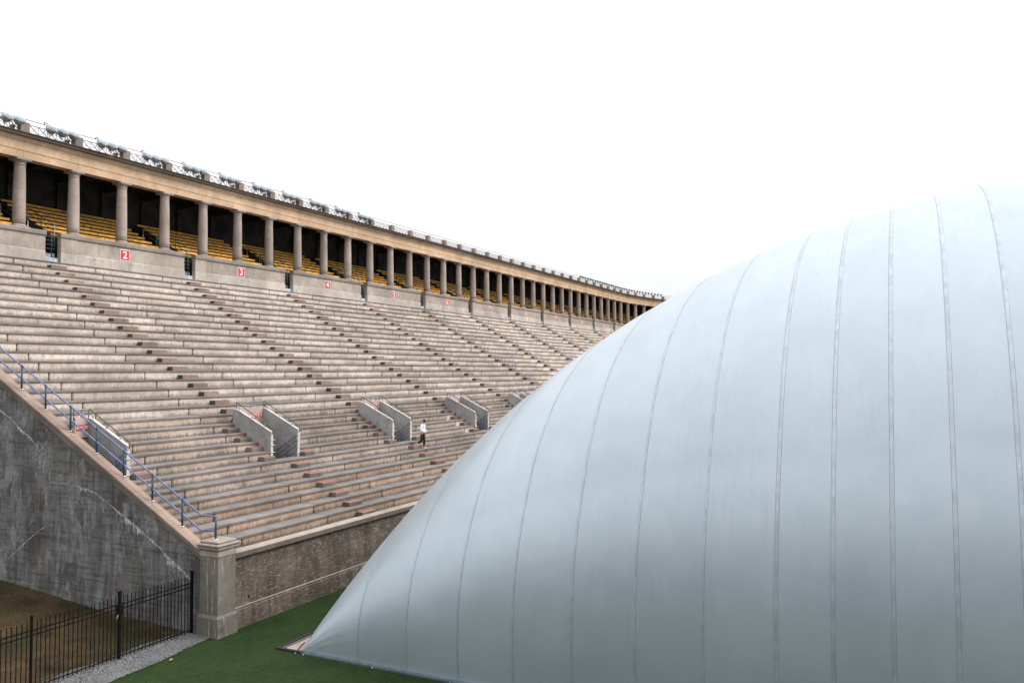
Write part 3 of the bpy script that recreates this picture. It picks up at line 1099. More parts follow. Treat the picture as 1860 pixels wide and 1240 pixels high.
b = MB()
b.cbox((-.47, -.255, -1.8), (.47, .47, -.004), .015)
pd_me = b.mesh('column_pedestal', M['parapet'])
for k in range(-2, 58):
    link('column_pedestal', pd_me, colo, path(k, YC, ZB), path_rot(k))

ent_me = {}
ENT = [(46.74, 21.97), (46.74, 22.40), (46.705, 22.42), (46.705, 22.94), (46.63, 22.98), (46.60, 23.06), (46.52, 23.09), (46.50, 23.17), (47.40, 23.17), (47.40, 21.97)]
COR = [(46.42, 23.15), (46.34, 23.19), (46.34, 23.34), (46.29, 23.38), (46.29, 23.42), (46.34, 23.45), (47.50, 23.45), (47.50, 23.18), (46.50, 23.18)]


def swept(prof, k0, k1, name, mat, parent):
    key = (name, round(k1 - k0, 3))
    if k1 <= K_CURVE:
        if key not in ent_me:
            mb_ = MB()
            mb_.sweep(prof, 0.0, k1 - k0, 1, 0, lambda k, y, z: (k * S, y, z))
            ent_me[key] = mb_.mesh(name, mat)
        return link(name, ent_me[key], parent, (X0 + k0 * S, 0, 0))
    mb_ = MB()
    mb_.sweep(prof, k0, k1, 3)
    return mb_.build(name, mat, parent)


for k in range(-3, 58):
    k0 = max(k, K_END)
    e_ = swept(ENT, k0 + .0015, k + 1 - .0015, 'entablature_block', M['entab'], colo)
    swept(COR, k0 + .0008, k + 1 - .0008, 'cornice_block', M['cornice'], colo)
b = MB()
b.sweep([(47.42, 23.16), (47.42, 23.40), (54.2, 23.40), (54.2, 23.16)], K_END, K_CURVE, 1, [0, 1, 0, 0])
b.sweep([(47.42, 23.16), (47.42, 23.40), (54.2, 23.40), (54.2, 23.16)], K_CURVE, K_MAX, 28, [0, 1, 0, 0])
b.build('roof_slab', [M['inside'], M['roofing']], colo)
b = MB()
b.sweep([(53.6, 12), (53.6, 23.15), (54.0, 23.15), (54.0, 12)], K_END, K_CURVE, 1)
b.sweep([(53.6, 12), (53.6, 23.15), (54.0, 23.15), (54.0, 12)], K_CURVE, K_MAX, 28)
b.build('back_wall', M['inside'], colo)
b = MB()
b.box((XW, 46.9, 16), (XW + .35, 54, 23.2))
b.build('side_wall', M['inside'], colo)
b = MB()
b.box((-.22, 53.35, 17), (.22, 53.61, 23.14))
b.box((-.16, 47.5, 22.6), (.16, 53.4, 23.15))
pl_me = b.mesh('wall_pilaster', M['inside'])
for k in range(-2, 32):
    link('wall_pilaster', pl_me, colo, (X0 + k * S, 0, 0))
# roof posts
b = MB()
b.cbox((-.27, -.2, 0), (.27, .2, .72), .02)
po_me = b.mesh('roof_post', M['roof_post'])
for k in range(-2, 58):
    link('roof_post', po_me, colo, path(k + .04, 47.0, 23.44), path_rot(k))

# upper benches, one bleacher per section
NR, TR, RR = 8, .72, .375
plank_cache = {}
for m in range(-1, 18):
    k0, k1 = (.74 + 3 * m, 3.28 + 3 * m)
    if m == -1:
        k0 = K_END + .15
    if k1 > K_MAX - .5:
        break
    curved = k1 > K_CURVE
    bl_ = empty('bleacher')
    if m == -1:
        lab = 'yellow plank bleacher under the colonnade roof, at the far left end'
    elif m > 9:
        lab = 'yellow plank benches on the far curve, %s section past the last sign' % ORD[m - 10]
    else:
        lab = 'tiered yellow plank benches behind the parapet with the number %s sign' % NUM[m]
    tag(bl_, lab, 'bleacher', 'yellow benches under the colonnade')
    b = MB()
    prof = [(47.6, 16.3), (47.6, ZB - .45)]
    for j in range(NR):
        prof += [(48.12 + TR * j, ZB - .45 + RR * j - .0), (48.12 + TR * j, ZB - .45 + RR * (j + 1))]
    prof += [(53.58, ZB - .45 + RR * NR), (53.58, 16.3)]
    b.sweep(prof, k0, k1 + .0, 6 if curved else 1)
    b.build('terrace', M['void'], bl_)  # terrace coloured near-black to hold the shade between the benches
    cut = k0 + (k1 - k0) * (.5 + .08 * math.sin(m * 2.2))
    for j in range(NR):
        zf = ZB - .45 + RR * (j + 1) + .26
        yf = 47.98 + TR * j
        for a, c in ((k0, cut), (cut, k1)):
            prof = [(yf, zf - .145), (yf, zf), (yf + .24, zf), (yf + .24, zf - .04), (yf + .045, zf - .04), (yf + .045, zf - .145)]
            aa, cc = a + .012 + .006 * random.random(), c - .006
            b = MB()
            if curved:
                b.sweep(prof, aa, cc, 3)
                b.build('bench_plank', M['yellow'], bl_)
            else:
                b.sweep(prof, aa, cc, 1)
                o = b.build('bench_plank', M['yellow'], bl_)

# rails at each gate and up the upper aisle
for m in range(0, 12):
    k0, k1 = .365 + 3 * m, .645 + 3 * m
    rl = empty('aisle_railing')
    tag(rl, 'dark pipe railing at the gate left of the number %s sign' % NUM[m] if m < 10 else 'dark pipe railing at the %s gate past the last sign' % ORD[m - 10], 'railing', 'railings at the colonnade gates')
    rz = path_rot(k0)
    for side, kk in ((0, k0 - .10), (1, k1 + .11)):
        for j, (yy, zz) in enumerate([(47.62, ZB - .42), (48.9, ZB + .25), (50.3, ZB + .95)]):
            b = MB()
            b.tube([path(kk, yy, zz - .2), path(kk, yy, zz + 1.05)], .032, 6)
            b.build('post', M['grey_pipe'] if j != 1 else M['dark_pipe'], rl)
        for h in (.35, .70, 1.04):
            b = MB()
            b.tube([path(kk, 47.62, ZB - .42 + h), path(kk, 50.3, ZB + .95 + h)], .022, 6)
            b.build('rail', M['dark_pipe'], rl)
    for kk in (k0 + .012, k0 + .17):
        b = MB()
        b.tube([path(kk, 46.75, 16.3), path(kk, 46.75, 17.95 if kk < k0 + .1 else 17.7)], .032, 6)
        b.build('post', M['green_pipe'], rl)
    for h in (16.85, 17.1, 17.35, 17.6):
        b = MB()
        b.tube([path(k0 + .012, 46.75, h), path(k1 - .06, 46.75, h)], .018, 6)
        b.build('rail', M['dark_pipe'], rl)

# ------------------------------------------------------------------ roof railing
rr_ = empty('roof_railing')
tag(rr_, 'thin lattice railing between the concrete posts along the colonnade roof', 'railing')
YR = 47.0
ra_cache = {}


def rail_bay(near):
    mb = MB()
    x0, x1 = .35, S - .27
    for z in (24.11, 23.62):
        mb.tube([(x0 - .05, 0, z), (x1 + .05, 0, z)], .027, 5)
    mb.tube([(-.35 + .40, 0, 24.38), (S + .02, 0, 24.38)], .026, 5)
    return mb


b = rail_bay(True)
bay_me = b.mesh('railing_panel', M['rail_paint'])
NC = 5
cw = (S - .62) / NC
b = MB()
b.tube([(0, 0, 24.11), (cw, 0, 23.62)], .027, 5)
dg1 = b.mesh('diagonal_bar', M['rail_paint'])
b = MB()
b.tube([(0, 0, 23.62), (cw, 0, 24.11)], .014, 4)
dg2 = b.mesh('thin_diagonal_bar', M['rail_paint'])
b = MB()
b.tube([(0, 0, 23.62), (0, 0, 24.11)], .017, 5)
dg3 = b.mesh('upright_bar', M['rail_paint'])
n_dg = 0
for k in range(-2, 57):
    p = path(k + .04, YR, 0)
    rz = path_rot(k + .54)
    pn = link('railing_panel', bay_me, rr_, p, rz)
    if k <= 20:
        for q in range(NC):
            for me_, nm in ((dg1, 'diagonal_bar'), (dg2, 'thin_diagonal_bar'), (dg3, 'upright_bar')):
                if q == 0 and nm == 'upright_bar':
                    continue
                link(nm, me_, pn, (.35 + q * cw, 0, 0))
    else:
        mb = MB()
        for q in range(NC):
            mb.tube([(.35 + q * cw, 0, 24.11), (.35 + (q + 1) * cw, 0, 23.62)], .024, 4)
            mb.tube([(.35 + q * cw, 0, 23.62), (.35 + (q + 1) * cw, 0, 24.11)], .014, 4)
        tag(mb.build('lattice_bars', M['rail_paint'], pn), kind='stuff')

# ------------------------------------------------------------------ floodlights
ax = Matrix.Rotation(R(78), 3, 'X')                        # local +z of the lathe -> towards the field, tipped down


def make_flood(dark):
    root = empty('floodlight')
    hm, gm = (M['lamp_dark'], M['lamp_grey']) if dark else (M['lamp_white'], M['lamp_grey'])
    a_ = Matrix.Rotation(R(118), 3, 'X')
    mb = MB()
    mb.lathe([(.02, -.30), (.13, -.29), (.21, -.22), (.275, -.10), (.30, .02), (.31, .08), (.305, .09), (.30, .08)], 20, 0, a_)
    mb.build('housing', hm, root)
    mb = MB()
    mb.lathe([(.302, .07), (.28, .15), (.21, .215), (.10, .25), (.01, .255)], 20, 0, a_)
    mb.build('lens', gm, root)
    # pale hood over the upper half
    mb = MB()
    vs_, fs = [], []
    prof = [(.15, -.30), (.235, -.22), (.30, -.10), (.325, .02), (.33, .12), (.30, .20), (.22, .265), (.11, .30), (.0, .31)]
    n_ = 12
    for r_q, h_q in prof:
        for j in range(n_ + 1):
            an = math.pi * (.04 + .92 * j / n_)
            vs_.append(a_ @ Vector((r_q * math.cos(an), r_q * math.sin(an), h_q)))
    for i_ in range(len(prof) - 1):
        for j in range(n_):
            fs.append((i_ * (n_ + 1) + j, i_ * (n_ + 1) + j + 1, (i_ + 1) * (n_ + 1) + j + 1, (i_ + 1) * (n_ + 1) + j))
    mb.add(vs_, fs, 0, True)
    mb.build('hood', M['lamp_dark'] if dark else M['lamp_white'], root)
    mb = MB()
    mb.tube([(-.33, .05, .0), (-.33, .12, -.30), (0, .14, -.34), (.33, .12, -.30), (.33, .05, .0)], .018, 5)
    mb.build('yoke', M['grey_pipe'], root)
    mb = MB()
    mb.box((.30, -.10, -.02), (.38, .08, .10))
    mb.build('ballast_box', M['lamp_white'], root)
    mb = MB()
    mb.tube([(0, .14, -.34), (0, .14, -.72)] if not dark else [(0, .14, -.34), (0, .14, -1.0)], .022, 5)
    mb.build('stem', M['lamp_dark'], root)
    return root


proto = None
for k in range(-1, 10):
    for q, f_ in enumerate((.52, .735, .945)):
        if k == -1 and q == 0:
            continue
        p = path(k + f_, 46.93, 24.20)
        if proto is None:
            proto = o = make_flood(False)
            o.location = p
        else:
            o = clone_tree(proto, None, p)
        o.rotation_euler = (random.uniform(-.08, .08), 0, random.uniform(-.18, .18))
        if k == -1:
            lab = 'round pale-hooded floodlight, %s of the pair on the roof above the leftmost column' % ('first' if q == 1 else 'second')
        else:
            lab = 'round floodlight, %s of three beside the %s roof post from the left' % (TRI[q], ORD[k + 1])
        tag(o, lab, 'floodlight', 'floodlights on the near roof')
    if k >= -1:
        b = MB()
        b.tube([path(k + .40, 46.95, 24.36), path(k + .40, 46.95, 24.5), path(k + .43, 46.8, 24.42)], .035, 6)
        b.build('cable_clamp', M['lamp_dark'], rr_)
        b = MB()
        p = path(k + .845, 47.1, 23.47)
        b.cbox(p, (p[0] + .24, p[1] + .2, p[2] + .42), .015)
        b.build('junction_box', M['box_teal'], rr_)
proto2 = None
for kk in range(26, 37):
    for q, f_ in enumerate((.18, .50, .82)):
        p = path(kk + f_, 46.93, 24.38)
        if proto2 is None:
            proto2 = o = make_flood(True)
            o.location = p
        else:
            o = clone_tree(proto2, None, p)
        o.rotation_euler = (0, 0, path_rot(kk + f_))
        o.scale = (.62, .62, .62)
        tag(o, 'small dark floodlight, %s of the %s trio on the far roof curve' % (TRI[q], ORD[kk - 26]), 'floodlight', 'dark floodlights on the far roof')

# ------------------------------------------------------------------ number signs on the parapet
for m in range(0, 10):
    k = 1.95 + 3 * m
    num = str(m + 2)
    sg = empty('number_sign', path(k, 46.455, 17.06), path_rot(k))
    tag(sg, 'red sign with the white numeral %s on the concrete parapet' % NUM[m], 'sign', 'section number signs on the parapet')
    b = MB()
    b.box((-.37, -.012, -.36), (.37, .01, .36))
    b.build('sign_border', M['white_paint'], sg)
    b = MB()
    b.box((-.335, -.018, -.325), (.335, -.008, .325))
    b.build('sign_panel', M['red_paint'], sg)
    text('numeral', num, .68, M['white_paint'], sg, (0, -.02, -.01), (R(90), 0, 0), .012)

# ------------------------------------------------------------------ stair entries (vomitories)
ENTRY_TEXT = {-1: ('SECT', '39'), 0: ('SECT', '2'), 1: ('SECT', '3'), 2: ('SECT', '4'), 3: ('SECT', '5')}
ENTRY_LAB = {-1: 'concrete stair entry cut into the seats beside the blue end railing', 0: 'concrete stair entry with green rails, largest in full view below the number two sign',
             1: 'concrete stair entry next to the walking person', 2: 'concrete stair entry between the walking person and the dome',
             3: 'stair entry partly hidden by the edge of the silver dome'}
Y8, Y11, Z7, Z10 = YI(8), YI(11), ZI(7), ZI(10)
for m in range(-1, 4):
    kb = 3 * m
    xl0, xl1 = X0 + (kb + .175) * S, X0 + (kb + .22) * S
    xr0, xr1 = X0 + (kb + .735) * S, X0 + (kb + .78) * S
    if m == -1:
        xr0, xr1 = 22.51, 22.665
        xl1 = 21.94
    en = empty('stair_entry', (0, 0, 0))
    tag(en, ENTRY_LAB[m], 'stair entry', 'stair entries in the seating')

    def side(xa, xb, nm):
        prof = [(Y8 - .02, Z7 - .1), (Y8 - .02, 6.43), (Y11 - .25, 7.44), (Y11 + .12, 7.52), (Y11 + .12, Z7 - 1.2), (Y8 + .6, Z7 - 1.2)]
        mb = MB()
        n_ = len(prof)
        mb.add([(xa, y, z) for y, z in prof] + [(xb, y, z) for y, z in prof],
               [tuple(range(n_))[::-1], tuple(range(n_, 2 * n_))] + [(j, (j + 1) % n_, n_ + (j + 1) % n_, n_ + j) for j in range(n_)],
               [0, 0] + [1, 1, 1, 0, 0, 0])
        return mb.build(nm, [M['entry'], M['entry_edge']], en)
    if m >= 0:
        side(xl0, xl1, 'side_wall')
    side(xr0, xr1, 'side_wall')
    b = MB()
    b.box((xl1 - .01, Y11 - .06, 5.9 if m >= 0 else 6.70), (xr0 + .01, Y11 + .10, 7.50))
    b.build('back_wall', M['entry_back'], en)
    # stairs going down, the shade of the well put into their colour
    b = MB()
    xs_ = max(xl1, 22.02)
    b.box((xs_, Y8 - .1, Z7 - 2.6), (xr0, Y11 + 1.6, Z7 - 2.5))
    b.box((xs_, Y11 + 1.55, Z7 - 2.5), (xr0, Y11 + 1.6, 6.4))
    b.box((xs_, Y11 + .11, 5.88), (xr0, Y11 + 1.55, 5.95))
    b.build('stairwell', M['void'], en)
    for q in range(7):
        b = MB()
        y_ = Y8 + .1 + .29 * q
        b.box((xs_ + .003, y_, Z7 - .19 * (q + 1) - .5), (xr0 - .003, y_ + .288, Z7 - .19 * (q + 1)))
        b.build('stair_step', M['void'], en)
    # rail over the back wall and down the side walls
    def pipe(pts, mat, nm='rail', r=.024):
        mb = MB()
        mb.tube(pts, r, 6)
        return mb.build(nm, mat, en)
    xm = (xl1 + xr0) / 2
    for z_ in (7.66, 7.84):
        pipe([(xl1 - .05, Y11, z_), (xr0 + .05, Y11, z_)], M['grey_pipe'])
    for x_ in (xl1 - .05, xm, xr0 + .05):
        pipe([(x_, Y11, 7.45), (x_, Y11, 7.84)], M['dark_pipe'], 'post', .02)
    for x_ in ([(xl0 + xl1) / 2] if m >= 0 else []) + [(xr0 + xr1) / 2]:
        pipe([(x_, Y11 - .02, 7.84), (x_, Y8 + .10, 6.68), (x_, Y8 - .06, 6.60), (x_, Y8 - .08, 6.30)], M['dark_pipe'])
        for f_ in (.2, .55, .9):
            y_ = Y8 + (Y11 - Y8) * f_
            zt = 6.62 + (7.84 - 6.62) * f_
            pipe([(x_, y_, zt - .32), (x_, y_, zt)], M['grey_pipe'], 'post', .02)
    # green rails inside, going down the stairs
    x_ = xr0 - .06
    for q in range(5):
        z_ = 6.16 - .25 * q
        pipe([(x_, Y8 - .02, z_), (x_, Y8 + 1.6, z_ - 1.02)], M['teal_pipe'], 'stair_rail', .016)
    pipe([(x_, Y8 + .62, Z7 - .4), (x_, Y8 + .62, 5.80)], M['blue_pipe'], 'post', .03)
    for z_ in (5.25, 5.55, 5.9, 6.15):
        pipe([(xr0 - .08, Y8 - .035, z_), (xr1 + .03, Y8 - .035, z_)], M['entry_edge'], 'hinge', .02)
        if m >= 0:
            pipe([(xl0 + .04, Y8 - .035, z_ - .12), (xl1 + .16, Y8 - .035, z_ - .12)], M['steel'], 'hinge', .02)
    # painted red plates with white lettering on the back wall
    t1, t2 = ENTRY_TEXT[m]
    w_ = .60 if m >= 0 else .27
    x2 = xr0 - (.16 if m >= 0 else .115)
    x1_ = x2 - .22 - w_ / 2 - .06 if m >= 0 else x2 - .28
    for tx, xc, ww in ((t1, x1_, w_), (t2, x2, .21)):
        b = MB()
        b.box((xc - ww / 2, Y11 - .068, 6.98), (xc + ww / 2, Y11 - .055, 7.23))
        pl = b.build('sign_plate', M['red_paint'], en)
        text('lettering', tx, .20 if len(tx) < 4 else ww * .40, M['white_paint'], pl, (xc, Y11 - .071, 7.10), (R(90), 0, 0), .004)

# ------------------------------------------------------------------ blue pipe railing on the end coping
hr = empty('pipe_railing', (21.85, 24.264, cop_z(24.264)))
hr.location = (0, 0, 0)
tag(hr, 'blue two-rail pipe railing climbing the sloped end wall', 'railing')
XR = 21.85
py = [24.264 + 1.588 * j for j in range(0, 14)]
for y in py:
    b = MB()
    b.tube([(XR, y, cop_z(y) - .02), (XR, y, cop_z(y) + 1.0)], .038, 8)
    ps = b.build('post', M['teal_pipe'], hr)
    b = MB()
    b.lathe([(.085, 0), (.085, .025), (.045, .04)], 10, 0, None, (XR, y, cop_z(y) - .005))
    b.build('base_flange', M['steel'], ps)
    for h in (.46, 1.0):
        b = MB()
        b.lathe([(.02, -.05), (.052, -.03), (.052, .03), (.02, .05)], 8, 0, None, (XR, y, cop_z(y) + h))
        b.build('pipe_joint', M['teal_pipe'], ps)
YL = 22.58
b = MB()
b.tube([(XR, YL, 3.34), (XR, YL, 4.16)], .038, 8)
b.build('post', M['teal_pipe'], hr)
ytop = [py[-1]]
for h, ze in ((1.0, 4.15), (.46, 3.63)):
    pts = [(XR, py[-1], cop_z(py[-1]) + h), (XR, 35, cop_z(35) + h), (XR, 23.36, cop_z(23.36) + h)]
    zb_ = cop_z(23.36) + h
    pts += [(XR, 23.22, zb_ - .055), (XR, 23.10, ze + .02), (XR, YL, ze)]
    b = MB()
    b.tube(pts, .034, 8)
    b.build('rail', M['blue_pipe'], hr)
b = MB()
b.lathe([(.09, 0), (.09, .02), (.04, .03)], 10, 0, None, (XR, YL, 3.345))
b.build('base_flange', M['steel'], hr)

# ------------------------------------------------------------------ hoop handrails in the far aisles
b = MB()
b.tube([(0, 0, 0), (0, 0, .92), (0, .08, 1.0), (0, .24, 1.08), (0, .32, 1.0), (0, .32, .0)], .03, 6)
hp_me = b.mesh('hoop', M['pale_blue'])
b = MB()
b.tube([(0, 0, .52), (0, .32, .58)], .024, 6)
hp2_me = b.mesh('cross_rail', M['pale_blue'])
b = MB()
b.box((-.10, -.07, 0), (.10, .07, .14))
hp3_me = b.mesh('foot_block', M['grey_pipe'])
for kk, rows_, wh in ((12.44, range(13, 30, 2), 'sixth'), (18.0, range(19, 29, 2), 'eighth')):
    n_ = 0
    for i in reversed(list(rows_)):
        p = path(kk, YI(i) + .25, ZI(i))
        if not in_view(p, 5):
            continue
        h = empty('hoop_handrail', p)
        tag(h, 'pale blue hoop handrail, %s from the top in the %s aisle' % (ORD[n_], 'fifth' if kk < 15 else 'seventh'), 'handrail', 'hoop handrails in the aisles')
        link('hoop', hp_me, h)
        link('cross_rail', hp2_me, h)
        link('foot_block', hp3_me, h)
        n_ += 1

# ------------------------------------------------------------------ picket fence
fe = empty('picket_fence', (21.6, 23.35, 0))
fe.location = (0, 0, 0)
tag(fe, 'black iron picket fence running from the end wall beside the gravel', 'fence')
YFN = 23.32
posts = [21.46 - 2.97 * j for j in range(4)]
b = MB()
b.box((-.0105, -.0105, 0), (.0105, .0105, 2.02))
pk_me = b.mesh('picket', M['black_iron'])
for j, x in enumerate(posts):
    b = MB()
    w = .045 if j in (0, 1) else .032
    b.cbox((x - w, YFN - w, 0), (x + w, YFN + w, 2.20 if j < 2 else 2.24), .008)
    if j < 2:
        b.box((x - w - .008, YFN - w - .008, 2.20), (x + w + .008, YFN + w + .008, 2.225))
    ps = b.build('post', M['black_iron'], fe)
    if j == 1:
        b = MB()
        b.cbox((x - .075, YFN - .075, 1.45), (x + .075, YFN + .075, 1.80), .01)
        b.build('gate_latch_box', M['black_iron'], ps)
        b = MB()
        b.tube([(x - .1, YFN - .06, 1.50), (x - .20, YFN - .10, 1.36)], .012, 5)
        b.build('latch_lever', M['grey_pipe'], ps)
for x1, x0_ in zip(posts, posts[1:]):
    for z in (1.80, 1.66, .14):
        b = MB()
        b.box((x0_, YFN - .016, z - .016), (x1, YFN + .016, z + .016))
        b.build('rail', M['black_iron'], fe)
    npk = 20
    for q in range(1, npk):
        o = link('picket', pk_me, fe, (x0_ + (x1 - x0_) * q / npk, YFN, .05))
        o.rotation_euler = (random.gauss(0, .003), random.gauss(0, .005), 0)
b = MB()
b.tube([(15.6, YFN + .05, .12), (12.4, YFN + .12, 1.35)], .014, 6)
b.build('brace', M['black_iron'], fe)

# ------------------------------------------------------------------ air dome
XF, YE, YM = 21.674, 18.45, -13.0
DH, DLX, DN1, DM1, DN2, DM2, DB = 17.588, 46.766, 7.249, 2.592, 2.431, 1.739, .203


def dome_g(y):
    v = min(1.0, abs((y - YM) / (YE - YM)))
    return max(0.0, 1 - v ** DN2) ** (1 / DM2)


def dome_pt(y, q):
    """q in 0..2: 0 front foot, 1 ridge, 2 back foot"""
    z = q if q <= 1 else 2 - q
    g = dome_g(y)
    u = 1 - max(0.0, 1 - z ** DM1) ** (1 / DN1)
    bul = DB * g * math.sin(math.pi * min(1, z / .45))
    dx = DLX * u - bul
    x = XF + dx if q <= 1 else XF + 2 * DLX - dx
    return Vector((x, y, DH * g * z + .03))


def dome_n(y, q):
    e = 1e-3
    q0, q1 = max(0, q - e), min(2, q + e)
    a = dome_pt(y, q1) - dome_pt(y, q0)
    ya, yb = y - .01, y + .01
    if yb > YE - .02:
        ya, yb = YE - .06, YE - .02
    c = dome_pt(yb, q) - dome_pt(ya, q)
    n_ = c.cross(a)
    if n_.length < 1e-9:
        return Vector((0, 0, 1))
    n_.normalize()
    if n_.z < -.6 or (n_.x > 0 and q < .8):
        n_ = -n_
    return n_


ridge_q = [0, .01, .025] + [.05 + .9 * j / 58 for j in range(59)] + [.96, .968, .976, .983, .989, .994, .9975, .9992, 1.0]
qs = ridge_q + [2 - q for q in reversed(ridge_q[:-1])][::2] + [2.0]
seams = [16.15 - 1.857 * j for j in range(8)]
y = seams[-1]
while y > -27.5:
    y -= 1.352
    seams.append(y)
while y > -42.6:
    y -= 1.857
    seams.append(y)
edges = [YE] + seams + [2 * YM - YE]
dome = empty('air_dome', (XF, 3, 0))
dome.location = (0, 0, 0)
tag(dome, 'huge silver grey air-supported dome of seamed fabric covering the field', 'dome')
rw = random.Random(5)
for pi, (ya, yb) in enumerate(zip(edges, edges[1:])):
    edge = pi == 0 or pi == len(edges) - 2
    if pi == 0:
        n_ = 22
        yy = [YE - (YE - yb) * (j / n_) ** 2 for j in range(n_ + 1)]
    elif pi == len(edges) - 2:
        n_ = 12
        yy = [yb + (ya - yb) * (1 - j / n_) ** 2 for j in range(n_ + 1)]
    else:
        n_ = 8 if pi < 16 else 3
        yy = [ya + (yb - ya) * j / n_ for j in range(n_ + 1)]
    vs_, fs = [], []
    for y in yy:
        t_ = (y - ya) / (yb - ya)
        for q in qs:
            p = dome_pt(y, q)
            if not edge:
                p = p + dome_n(y, q) * (.020 * math.sin(math.pi * t_) ** .8 - .004)
            elif pi == 0:
                # puckers where the fabric is gathered into the corner
                dc = math.hypot(p.y - YE, p.z)
                if q < 1 and dc < 2.4 and YE - y > .02:
                    an = math.atan2(p.z, YE - p.y)
                    p = p + Vector((-1, 0, .2)) * (.020 * math.sin(an * 34 + dc * 1.6) * math.exp(-dc / .75) * min(1, dc / .25))
            vs_.append(p)
    nq = len(qs)
    for j in range(len(yy) - 1):
        for i in range(nq - 1):
            fs.append((j * nq + i, j * nq + i + 1, (j + 1) * nq + i + 1, (j + 1) * nq + i))
    b = MB()
    b.add(vs_, fs, 0, True)
    o = b.build('fabric_panel', M['fabric'], dome)
    al_ = o.data.attributes.new('seam_near', 'FLOAT', 'POINT')
    al_.data.foreach_set('value', [math.exp(-min(abs(v.co.y - ya), abs(v.co.y - yb)) / .14) for v in o.data.vertices])
for si, y in enumerate(seams):
    wide = si >= 7
    w = .047 if wide else .030
    dk = .008 if wide else .006
    offs = [(-w - dk, -.002, 0), (-w, .004, 1), (-w * .6, .006, 0), (w * .6, .006, 0), (w, .004, 1), (w + dk, -.002, 0)]
    vs_, fs, ms = [], [], []
    qq = [q for q in qs if q > .004]
    for q in qq:
        nn_ = dome_n(y, q)
        for o_, h_, _m in offs:
            vs_.append(dome_pt(y + o_, q) + nn_ * (h_ + .002))
    for i in range(len(qq) - 1):
        for j in range(5):
            fs.append((i * 6 + j, i * 6 + j + 1, (i + 1) * 6 + j + 1, (i + 1) * 6 + j))
            ms.append(1 if (j == 0 or (j == 4 and wide)) else 0)
    b = MB()
    b.add(vs_, fs, ms, True)
    b.build('seam_strip', [M['seam'], M['seam_dark']], dome)
# skirt tube along the foot and its anchors
b = MB()
b.box((XF - .17, 2 * YM - YE, .0), (XF - .01, YE - .10, .055))
b.build('foot_skirt', M['skirt'], dome)
b = MB()
b.box((XF + .01, YE - .04, .0), (XF + 2 * DLX, YE + .06, .05))
b.build('foot_skirt', M['skirt'], dome)
for y in (18.55, 18.22, 15.45, 12.6, 9.7):
    b = MB()
    b.lathe([(.022, 0), (.022, .02), (.014, .035)], 8, 0, None, (XF - .20, y, .0))
    b.build('anchor_bolt', M['steel'], dome)
b = MB()
b.tube([(XF - .02, 18.62, .03), (XF + .0, 18.52, .16), (XF + .12, 18.42, .30)], .022, 6)
b.build('corner_hook', M['core'], dome)

ft = empty('dome_footing')
tag(ft, 'pale concrete footing with black edging at the corner of the dome', 'footing')
b = MB()
b.box((21.66, 17.4, -.1), (115.4, 19.32, .022))
b.build('footing_slab', M['pad'], ft)
b = MB()
b.box((21.54, 19.33, -.1), (115.4, 19.45, .06))
b.build('edging_strip', M['rubber'], ft)
b = MB()
b.box((21.54, 18.30, -.1), (21.65, 19.325, .058))
b.build('edging_strip', M['rubber'], ft)
b = MB()
b.box((21.67, 19.20, .023), (115.4, 19.225, .05))
b.build('anchor_channel', M['core'], ft)

# ------------------------------------------------------------------ unseen building added behind the viewpoint, sized to darken the dome and end wall
bd = empty('added_shade_building', (-6, 0, 0))
bd.location = (0, 0, 0)
tag(bd, 'unseen dark building with a terrace, added behind the viewpoint to shade the dome', 'building')
b = MB()
b.box((-26, -70, 0), (-6, 34, 12.4))
b.build('wall', M['brick'], bd)
b = MB()
b.box((-26.4, -70.4, 12.4), (-5.6, 34.4, 13.0))
b.build('roof', M['roofing'], bd)
b = MB()
b.box((-6, -26, 0), (.5, 26, 7.55))
b.build('terrace', M['brick'], bd)
b = MB()
b.box((-.06, -.9, -1.1), (.05, .9, 1.1))
wd = b.mesh('window', M['glass'])
b = MB()
b.box((-.10, -1.0, -1.3), (.12, 1.0, -1.12))
ws = b.mesh('window_sill', M['pier'])
for y in range(-66, 33, 4):
    for z in (2.4, 6.0, 9.3):
        if -27 < y < 27 and z < 8:
            continue
        w_ = link('window', wd, bd, (-6, y, z))
        link('window_sill', ws, w_)

# ------------------------------------------------------------------ the person walking down the aisle
FX, FY, FZ = X0 + 3.57 * S, YI(6) + .20, ZI(6)
pe = empty('person', (FX, FY, FZ))
tag(pe, 'person in white sweatshirt and black trousers walking down the aisle steps', 'person')


def skin_mesh(name, verts, edges_, radii, mat, parent, root=0, sub=2):
    me = bpy.data.meshes.new(name)
    me.from_pydata(verts, edges_, [])
    me.materials.append(mat)
    o = link(name, me, parent)
    md = o.modifiers.new('skin', 'SKIN')
    md.use_smooth_shade = True
    if not me.skin_vertices:
        me.skin_vertices.new()
    for i_, r_q in enumerate(radii):
        r_q = r_q if isinstance(r_q, tuple) else (r_q, r_q)
        me.skin_vertices[0].data[i_].radius = r_q
        me.skin_vertices[0].data[i_].use_root = (i_ == root)
    s_ = o.modifiers.new('sub', 'SUBSURF')
    s_.levels = s_.render_levels = sub
    return o


# local frame: walks along -y; x to his left is +x ... pelvis at height .97
hip, chest, neck, head = (0, .10, .98), (0, .05, 1.36), (0, .01, 1.52), (0, -.045, 1.66)
# front leg (straight, on the lower tread), rear leg (bent, toe on the half step behind)
fl = [(.09, .09, .92), (.10, .00, .50), (.10, .03, .09), (.10, -.10, .05)]
rl = [(-.09, .11, .92), (-.10, .08, .54), (-.11, .38, .32), (-.11, .34, .235)]
# arms bent, hands meeting at the front pocket
al = [(.20, .05, 1.44), (.28, .08, 1.16), (.14, -.14, 1.02), (.05, -.20, 1.03)]
ar = [(-.20, .05, 1.44), (-.28, .08, 1.16), (-.14, -.14, 1.02), (-.05, -.20, 1.03)]


